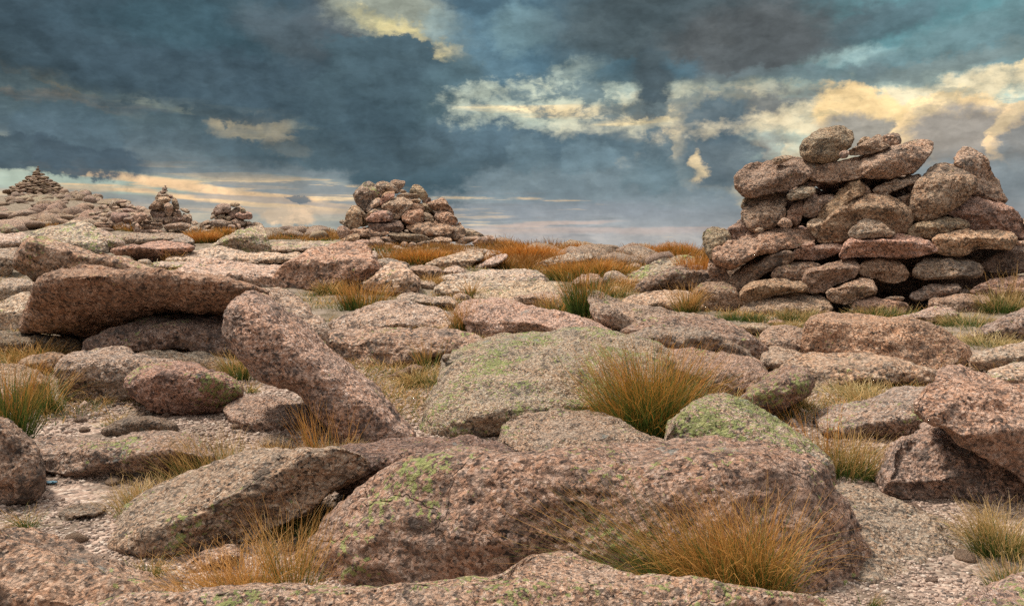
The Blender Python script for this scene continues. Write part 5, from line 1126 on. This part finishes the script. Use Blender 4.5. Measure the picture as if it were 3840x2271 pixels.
def tuft(label, u, v, hpx, wpx, n, g=.4, straw=.2, lean=(0, 0), spread=.5, curve=.7, Y=None, wmm=2.6, depth=None, name='grass_tuft', z=None, group=None, seed=None, lift=0):
    """a clump rooted at photograph pixel (u, v); hpx/wpx are its height and root width in photograph pixels"""
    _cnt[0] += 1
    rnd = np.random.RandomState(seed or _cnt[0])
    if Y is None: Y = ground_depth(min(max(u, -100), 3940), min(v, 2400))
    sc = Y / FPX; h = hpx * sc; w_ = wpx * sc
    dd = depth if depth is not None else w_ * .45
    a = rnd.uniform(0, 2 * math.pi, n); r = np.sqrt(rnd.uniform(0, 1, n))
    x0 = float(at(u, v, Y)[0])
    # a clump is a handful of bunches
    nb = max(3, n // 60); bc = np.stack([rnd.uniform(-.85, .85, nb), rnd.uniform(-.85, .85, nb)], 1)
    pick = rnd.randint(0, nb, n)
    mixb = (rnd.uniform(0, 1, n) < .6)
    ox = np.where(mixb, bc[pick, 0] * .75 + .22 * r * np.cos(a), r * np.cos(a)); oy = np.where(mixb, bc[pick, 1] * .75 + .22 * r * np.sin(a), r * np.sin(a))
    X = x0 + ox * w_ / 2; Yy = Y + oy * dd / 2
    Z = ground_top(X, Yy) - .01 if z is None else np.full(n, z)
    Z = Z + lift
    # outward fan
    fx = ox * spread + lean[0] + rnd.normal(0, .20, n) * (spread + .25); fy = oy * spread + lean[1] + rnd.normal(0, .20, n) * (spread + .25)
    az = np.arctan2(fy, fx); ln = np.clip(np.hypot(fx, fy), 0, 1.45)
    L = h * 1.38 * rnd.uniform(.5, 1.12, n) * (1 + .15 * ln)
    V, F, Cc = blades(np.stack([X, Yy, Z], 1), az, ln, curve * rnd.uniform(.2, 1.5, n), L, np.full(n, max(wmm / 1000, .62 * Y / 885.0 * 1.0 if Y > 4 else 0)) * rnd.uniform(.7, 1.2, n), rnd)
    return grass_obj(name, V, F, Cc, label, 'grass', g, straw, group)

tuft('tall rush clump, green inside with orange tips, right of the huge central boulder', 2440, 1612, 300, 270, 2400, g=.78, straw=.05, spread=.62, curve=.6, Y=4.15, wmm=3.0, depth=.3)
tuft('broad orange-tipped grass clump between the foreground boulder and the bottom ledge', 2760, 2200, 385, 380, 2000, g=.60, straw=.22, lean=(-.12, 0), spread=.27, curve=1.1, Y=2.26, wmm=2.1, depth=.1)
tuft('green-based rushes fanning out to the left of the broad orange clump', 2640, 2190, 560, 200, 260, g=.8, straw=.3, lean=(-.75, 0), spread=.3, curve=.3, Y=2.27, wmm=1.9, depth=.1)
tuft('wild orange grass clump at the lower left before the foreground boulder', 910, 2215, 235, 330, 1000, g=.35, straw=.25, lean=(-.1, 0), spread=.65, curve=1.1, Y=2.3, wmm=1.9, depth=.2)
tuft('thin orange stalks trailing left over the corner boulder', 700, 2220, 190, 260, 150, g=.1, straw=.4, lean=(-.7, 0), spread=.5, curve=1.0, Y=2.3, wmm=1.7, depth=.1)
tuft('upright green stalks at the right end of the wild orange clump', 1110, 2205, 330, 110, 190, g=.5, straw=.3, spread=.3, curve=.4, Y=2.28, wmm=2.0)
tuft('tall green rushes at the left edge of the picture', 40, 1600, 260, 150, 620, g=.8, straw=.1, spread=.35, curve=.4, Y=4.1, wmm=3.2)
tuft('curved drooping grass tuft between the pink left-edge boulder and the grey-brown one', 190, 1480, 170, 70, 260, g=.6, straw=.4, spread=.5, curve=1.3, Y=4.8)
tuft('clump of rushes in front of the big rounded boulder, left of picture centre', 1360, 1172, 90, 190, 520, g=.5, straw=.2, spread=.45, curve=.5)
tuft('tall dark green rushes standing right of picture centre', 2200, 1205, 145, 120, 560, g=.85, straw=.1, spread=.4, curve=.4)
tuft('olive grass fringe left of the tall dark green rushes', 2090, 1180, 70, 130, 260, g=.5, straw=.3, spread=.6, curve=.9)
tuft('little sprig of grass on the flat slabs at the very centre', 1765, 1122, 62, 34, 130, g=.45, straw=.4, spread=.8, curve=.6)
tuft('brown grass in the cleft between the white slab and the pink slab', 1735, 1258, 100, 60, 240, g=.45, straw=.3, spread=.35, curve=.7)
tuft('matted olive grass on the edge of the central gravel hollow', 1590, 1445, 80, 190, 620, g=.45, straw=.75, spread=1.0, curve=1.3)
tuft('sparse rush stalks above the matted olive grass', 1610, 1400, 110, 70, 90, g=.6, straw=.4, spread=.4, curve=.4)
tuft('green and straw grass between the low right-hand boulders, below the lichened slab', 3165, 1775, 150, 280, 950, g=.5, straw=.6, spread=.6, curve=.8, Y=3.65, wmm=2.3)
tuft('dark reddish seed stalks rising behind the green and straw grass', 3090, 1720, 230, 190, 60, g=.2, straw=.0, spread=.35, curve=.3, Y=3.75, wmm=2.6)
tuft('olive grass tuft at the right edge below the shaded boulder', 3770, 2060, 170, 260, 700, g=.5, straw=.7, spread=.6, curve=.9, Y=2.75, wmm=2.0)
tuft('green grass at the right edge above the bottom corner rock', 3800, 2150, 120, 200, 420, g=.65, straw=.6, spread=.6, curve=.8, Y=2.45, wmm=1.9)
tuft('olive grass strip along the upper side of the long sloping boulder', 560, 1880, 105, 250, 800, g=.45, straw=.7, lean=(.1, .1), spread=.6, curve=.9, Y=3.25, wmm=2.3, depth=.3)
tuft('green-stemmed grass behind the middle of the long sloping boulder', 770, 1765, 150, 260, 720, g=.55, straw=.55, lean=(-.25, 0), spread=.4, curve=.7, Y=3.6, wmm=2.4, depth=.3)
tuft('mixed grass fringe below the rounded pale rock at the diagonal slab\'s foot', 1040, 1690, 85, 280, 520, g=.45, straw=.55, spread=.5, curve=.8, Y=3.85, wmm=2.3, depth=.2)
tuft('brown seed heads in front of the lower end of the diagonal slab', 1230, 1680, 190, 170, 120, g=.35, straw=.2, spread=.3, curve=.4, Y=3.8, wmm=2.6)
tuft('yellow-green grass at the lower end of the diagonal slab', 1260, 1690, 90, 180, 420, g=.4, straw=.85, spread=.6, curve=.8, Y=3.8, wmm=2.3)
tuft('small green sprig on gravel by the left-edge round boulder', 110, 1965, 85, 60, 190, g=.7, straw=.5, spread=1.1, curve=.9, Y=3.0, wmm=2.2)
tuft('small green grass tuft under the front of the long sloping boulder', 560, 2120, 80, 130, 170, g=.6, straw=.6, spread=.7, curve=1.0, Y=2.6, wmm=2.0)
tuft('dark green moss-like grass in the gap right of the long sloping boulder', 1180, 1960, 100, 240, 950, g=.75, straw=.6, spread=.7, curve=1.1, Y=2.95, wmm=2.0, depth=.3)
tuft('grass wisps in the shaded gap behind the wild orange clump', 1060, 2040, 190, 160, 110, g=.3, straw=.6, spread=.5, curve=1.0, Y=2.6, wmm=2.0)
tuft('thin orange stems along the pale low slab behind the mossy boulder', 690, 1370, 85, 230, 280, g=.35, straw=.3, spread=.35, curve=.6)
tuft('wispy grass stems left of centre under the arched dark rock', 520, 1300, 50, 200, 130, g=.2, straw=.3, spread=.4, curve=.7)
tuft('green grass tuft against the left side of the diagonal slab', 900, 1425, 95, 110, 380, g=.6, straw=.5, spread=.6, curve=.7)
tuft('short olive sprig on gravel below the diagonal slab\'s overhang', 925, 1475, 50, 60, 120, g=.55, straw=.6, spread=.9, curve=.9)
tuft('matted straw grass in the hollow below the long curved slab on the right', 3240, 1500, 70, 300, 950, g=.3, straw=.95, spread=1.1, curve=1.3, depth=.7)
tuft('dark olive grass beside the green-mossed slanted block', 2990, 1530, 50, 110, 300, g=.5, straw=.7, spread=1.0, curve=1.0)
tuft('bent orange grass between the lichen dome and the slanted block', 2850, 1560, 90, 190, 520, g=.2, straw=.3, spread=.8, curve=1.1, Y=4.2, wmm=2.6)
tuft('matted brown-olive grass at the left beneath the big overhanging slab', 110, 1350, 75, 300, 1000, g=.4, straw=.5, spread=1.0, curve=1.2, depth=.9)
tuft('orange grass spilling over the sunken reddish rock at left', 130, 1400, 50, 180, 420, g=.2, straw=.3, spread=1.0, curve=1.2)
tuft('straw grass patch at the right between the tilted rock and the orange block', 3720, 1300, 60, 190, 620, g=.25, straw=1.0, spread=1.0, curve=1.2, depth=.8)
tuft('yellowish grass right of the small mossy pale stone', 3640, 1230, 55, 220, 620, g=.5, straw=.9, spread=.8, curve=1.0, depth=.8)
tuft('grass growing up the right foot of the big cairn', 3760, 1180, 80, 170, 460, g=.55, straw=.8, spread=.6, curve=.8)
tuft('tall stems rising at the right foot of the big cairn', 3780, 1170, 130, 70, 60, g=.4, straw=.6, spread=.4, curve=.4)
tuft('fresh green grass strip at the left foot of the big cairn', 2790, 1212, 30, 180, 520, g=.85, straw=.5, spread=.5, curve=.6)
tuft('green grass before the wide pale tan foot stone', 2985, 1205, 48, 170, 460, g=.6, straw=.8, spread=.6, curve=.8)
tuft('green grass strip above the orange block at the cairn\'s middle foot', 3310, 1190, 42, 260, 620, g=.75, straw=.7, spread=.6, curve=.8)
tuft('short yellow grass right of the rounded pale rock at the cairn foot', 2960, 1225, 30, 110, 260, g=.3, straw=.95, spread=.8, curve=.9)
tuft('orange-green tuft against the left corner of the big cairn', 2575, 1185, 95, 70, 300, g=.45, straw=.4, spread=.5, curve=.8)
tuft('large brown-orange tuft on the skyline touching the big cairn\'s left flank', 2615, 990, 105, 110, 900, g=.35, straw=.05, spread=.3, curve=.5, Y=12.0, wmm=6)
tuft('straw tuft on the boulder left of the cairn corner', 2310, 1120, 50, 120, 300, g=.4, straw=.6, spread=.6, curve=.8)
tuft('small brown tuft between the grey-topped and the pink rocks', 2350, 1095, 60, 70, 260, g=.3, straw=.4, spread=.6, curve=.8)
tuft('orange grass fringe in front of the curved slab with the hollow front', 40, 1000, 45, 120, 260, g=.2, straw=.2, spread=.6, curve=.8)
tuft('orange strip of grass lying on the huge left slab\'s back', 800, 1048, 34, 150, 500, g=.15, straw=.1, spread=.9, curve=1.0, depth=.5, Y=8.6, z=None, lift=.17)
tuft('orange grass at the foot of the smooth pale slab, upper left', 655, 985, 40, 80, 260, g=.2, straw=.5, spread=.5, curve=.7)
tuft('dry brown grass by the dark hollow at the centre', 1620, 1085, 50, 100, 260, g=.35, straw=.5, spread=.7, curve=.9)
tuft('dark grass at the right foot of the big rounded boulder', 1240, 1100, 55, 90, 360, g=.55, straw=.5, spread=.8, curve=1.0)
tuft('small stems in the gravel before the lower end of the diagonal slab', 1590, 1640, 60, 16, 14, g=.2, straw=.1, spread=.2, curve=.3, Y=4.0, wmm=3)
tuft('wispy brown stems between the pale mound and the foreground boulder', 1950, 1700, 75, 90, 60, g=.15, straw=.3, spread=.4, curve=.6, Y=3.15, wmm=2.2)
tuft('tiny grass sprig among gravel by the small dark flat rock', 450, 1570, 50, 150, 220, g=.5, straw=.7, spread=1.0, curve=1.0, Y=4.5)
tuft('dry grass wisps in front of the small dark flat rock', 560, 1625, 40, 220, 160, g=.3, straw=.8, spread=1.0, curve=1.1, Y=4.2)
tuft('grass sprig at the bottom right between the boulder and the whaleback', 3265, 2225, 60, 60, 60, g=.8, straw=.4, lean=(.4, 0), spread=.6, curve=.6, Y=2.35, wmm=2)
tuft('olive grass at the lower end of the leaning slab by the edge', 3690, 1960, 110, 90, 140, g=.4, straw=.8, spread=.5, curve=.8, Y=2.95, wmm=2)

tuft('broad rust-orange grass hummock on the skyline right of the centre cairn', 1990, 990, 55, 250, 2200, g=.3, straw=.0, spread=.5, curve=.8)
tuft('small brown tuft on the skyline just right of the centre cairn\'s last stone', 1925, 948, 34, 80, 500, g=.35, straw=.0, spread=.5, curve=.6)
tuft('low brown-green tuft on the skyline near the middle', 2180, 962, 38, 140, 900, g=.5, straw=.0, spread=.5, curve=.6)
tuft('long grass hummock, orange above and green below, right of the dark-crowned boulder', 2210, 1052, 62, 300, 2600, g=.6, straw=.05, spread=.6, curve=.8)
tuft('rust grass clump on the skyline halfway to the big cairn', 2440, 982, 48, 160, 1200, g=.35, straw=.0, spread=.5, curve=.6)
tuft('green-stemmed rust clump on the skyline near the big cairn', 2545, 990, 62, 100, 900, g=.6, straw=.0, spread=.4, curve=.5)
tuft('green and rust grass clump in the hollow below the centre cairn', 1590, 988, 42, 220, 1500, g=.5, straw=.0, spread=.6, curve=.8)
tuft('orange grass clump at the foot of the third cairn', 770, 915, 36, 120, 800, g=.3, straw=.1, spread=.5, curve=.7)
tuft('green-tinged tuft beside the third cairn, on the right', 840, 895, 34, 90, 600, g=.6, straw=.1, spread=.5, curve=.7)
# the orange moor grass of the middle distance: nobody could count it
rg = np.random.RandomState(77)
Vs, Fs, Cs, nv = [], [], [], 0
for (u0, u1, v0, v1, nc, hh, gg_) in [
    (1490, 1740, 955, 1002, 90, .24, 0), (1560, 1960, 925, 965, 70, .20, 0), (1760, 2100, 965, 1022, 110, .30, 0), (1840, 2110, 935, 975, 110, .30, 0),
    (2030, 2350, 985, 1058, 130, .30, 1), (2110, 2260, 945, 975, 60, .24, 0), (2350, 2680, 950, 1000, 170, .30, 0), (2250, 2420, 985, 1010, 60, .2, 0),
    (720, 900, 890, 925, 60, .30, 0), (470, 500, 865, 880, 8, .3, 0), (0, 330, 815, 862, 60, .26, 0), (1000, 1290, 868, 906, 110, .24, 0),
    (980, 1200, 862, 880, 40, .2, 1), (2480, 2660, 990, 1035, 50, .2, 1), (1950, 2130, 948, 960, 14, .16, 0), (1380, 1500, 930, 960, 20, .15, 0)]:
    for _ in range(int(nc * .22)):
        uu = rg.uniform(u0, u1); vv = rg.uniform(v0, v1); Yc = ground_depth(uu, vv) + rg.uniform(0, .6)
        nbl = 150; rr_ = rg.uniform(.14, .40); gk = rg.uniform(-.2, .35) if gg_ == 0 else rg.uniform(.1, .6); hk = rg.uniform(.6, 1.25)
        a = rg.uniform(0, 2 * math.pi, nbl); r = np.sqrt(rg.uniform(0, 1, nbl)) * rr_
        x0 = (uu - 1920) / FPX * Yc
        X = x0 + r * np.cos(a) * 1.5; Yy = Yc + r * np.sin(a)
        Z = ground_top(X, Yy) - .01
        L = hh * rg.uniform(.5, 1.15, nbl) * hk * (1.1 - .5 * r / rr_)
        V, F, Cc = blades(np.stack([X, Yy, Z], 1), a, np.clip(r / rr_ * .6 + rg.normal(0, .1, nbl), 0, 1.3), rg.uniform(.2, 1.1, nbl), L, np.full(nbl, .0009 * Yc + .001) * rg.uniform(.7, 1.3, nbl), rg, seg=3)
        Vs.append(V); Fs.append(F + nv); nv += len(V); Cc[:, 1] = np.clip(Cc[:, 1] * .5 + gk, 0, 1.2); Cs.append(Cc)
grass_obj('moor_grass', np.concatenate(Vs), np.concatenate(Fs), np.concatenate(Cs), 'orange-brown moor grass covering the ground between the middle-distance boulders', 'grass', .36, .08, kind='stuff').color = (.46, .05, .75, 1)
# thin turf and dead blades over the bare ground between the boulders
Vs, Fs, Cs, nv = [], [], [], 0
cand_u = rg.uniform(-100, 3940, 5200); cand_y = np.exp(rg.uniform(math.log(4.6), math.log(16), 5200))
cx = (cand_u - 1920) / FPX * cand_y
keep = fbm(np.stack([cx, cand_y, 0 * cx], 1) * .9 + 40, 3) > .0
for x0, Yc in zip(cx[keep], cand_y[keep]):
    nbl = 16; a = rg.uniform(0, 2 * math.pi, nbl); r = np.sqrt(rg.uniform(0, 1, nbl)) * .09
    X = x0 + r * np.cos(a); Yy = Yc + r * np.sin(a)
    V, F, Cc = blades(np.stack([X, Yy, ground_top(X, Yy) - .005], 1), a, rg.uniform(.3, 1.2, nbl), rg.uniform(.3, 1.2, nbl), rg.uniform(.06, .14, nbl), np.full(nbl, .0006 * Yc + .001), rg, seg=2)
    Vs.append(V); Fs.append(F + nv); nv += len(V); Cs.append(Cc)
grass_obj('short_turf', np.concatenate(Vs), np.concatenate(Fs), np.concatenate(Cs), 'short olive and straw turf in the gaps between the boulders', 'grass', .42, .55, kind='stuff')

# ------------------------------------------------------------------ loose granite grit
def pebble_mat():
    m = bpy.data.materials.new('granite_grit'); m.use_nodes = True
    t = NT(m.node_tree); m.node_tree.nodes.clear()
    a = t.n('ShaderNodeSeparateColor', {0: t.n('ShaderNodeAttribute', attribute_name='grit').outputs['Color']}).outputs
    p = t.n('ShaderNodeTexCoord').outputs['Object']
    base = t.ramp(a[0], [(0, (.11, .095, .09)), (.12, (.26, .20, .17)), (.45, (.47, .34, .28)), (.75, (.58, .45, .385)), (1, (.70, .61, .54))])
    base = t.mix(t.ss(t.noise(p, 170, 3, .6), .45, .6), base, t.mix(.5, base, (.08, .07, .07)))
    bp = t.n('ShaderNodeBump', {'Strength': .6, 'Distance': .004, 'Height': t.noise(p, 260, 3, .6)})
    t.n('ShaderNodeOutputMaterial', {0: t.n('ShaderNodeBsdfPrincipled', {'Base Color': base, 'Roughness': .9, 'Normal': bp})})
    return m
N = 62000
pu = rg.uniform(-150, 3990, N); py_ = np.exp(rg.uniform(math.log(2.05), math.log(6.8), N))
pxx = (pu - 1920) / FPX * py_
mk_ = fbm(np.stack([pxx, py_, 0 * pxx], 1) * 1.3 + 17, 3) > -.18
pxx = pxx[mk_]; py_ = py_[mk_]; N = len(pxx)
sz = rg.lognormal(math.log(.0046), .38, N) * np.clip(py_ / 3.0, .85, 1.7)
pz = ground_top(pxx, py_) + sz * .25
iv, if_ = ico(1)
iv = iv[:12] if len(iv) >= 12 else iv
bm = bmesh.new(); bmesh.ops.create_icosphere(bm, subdivisions=1, radius=1.0)
iv = np.array([x.co[:] for x in bm.verts]); if_ = np.array([[q.index for q in x.verts] for x in bm.faces]); bm.free()
ang = rg.uniform(0, 2 * math.pi, N); ca, sa = np.cos(ang), np.sin(ang)
scl = np.stack([sz * rg.uniform(.8, 1.4, N), sz * rg.uniform(.7, 1.1, N), sz * rg.uniform(.5, .9, N)], 1)
vv = iv[None] * (1 + rg.uniform(-.22, .22, (N, len(iv), 1))) * scl[:, None]
vx = vv[..., 0] * ca[:, None] - vv[..., 1] * sa[:, None]; vy = vv[..., 0] * sa[:, None] + vv[..., 1] * ca[:, None]
PV = np.stack([vx + pxx[:, None], vy + py_[:, None], vv[..., 2] + pz[:, None]], -1).reshape(-1, 3)
PF = (np.arange(N)[:, None, None] * len(iv) + if_[None]).reshape(-1, 3)
me = mesh_np('granite_grit', PV, PF, pebble_mat())
ca_ = me.color_attributes.new('grit', 'FLOAT_COLOR', 'POINT')
cc = np.ones((N, len(iv), 4)); cc[..., 0] = rg.uniform(0, 1, N)[:, None]
ca_.data.foreach_set('color', cc.astype(np.float32).ravel())
link('granite_grit', me, (0, 0, 0), 'loose pink granite grit and pebbles lying between the near boulders', 'gravel', kind='stuff')
# a few larger loose chips
for k_ in range(90):
    u_ = R_.uniform(0, 3840); y_ = math.exp(R_.uniform(math.log(2.3), math.log(6)))
    x_ = (u_ - 1920) / FPX * y_; s_ = R_.uniform(.014, .034)
    toss('loose_chip', x_, y_, float(ground_top([x_], [y_])[0]) + s_ * .3, s_ * 1.3, s_, s_ * .6, 'small loose granite chip lying on the gravel', 'loose granite chips on the gravel', tint=(1.1, 1.0, .95), meshes=CH)
# scrap of blue plastic
sv, sf = ico(3)
sv = sv * np.array([.028, .014, .004]) + .006 * np.stack([fbm(sv * 3 + 2, 2), fbm(sv * 3 + 5, 2), fbm(sv * 2 + 9, 2)], 1)
mb = bpy.data.materials.new('blue_plastic'); mb.use_nodes = True
mb.node_tree.nodes['Principled BSDF'].inputs['Base Color'].default_value = (.04, .14, .22, 1)
pt_ = at(189, 1797, 3.55)
link('plastic_scrap', mesh_np('plastic_scrap', sv, sf, mb), (float(pt_[0]), 3.55, float(ground_top([pt_[0]], [3.55])[0]) + .008), 'crumpled scrap of blue plastic lying on the gravel near the left-edge boulder', 'litter')
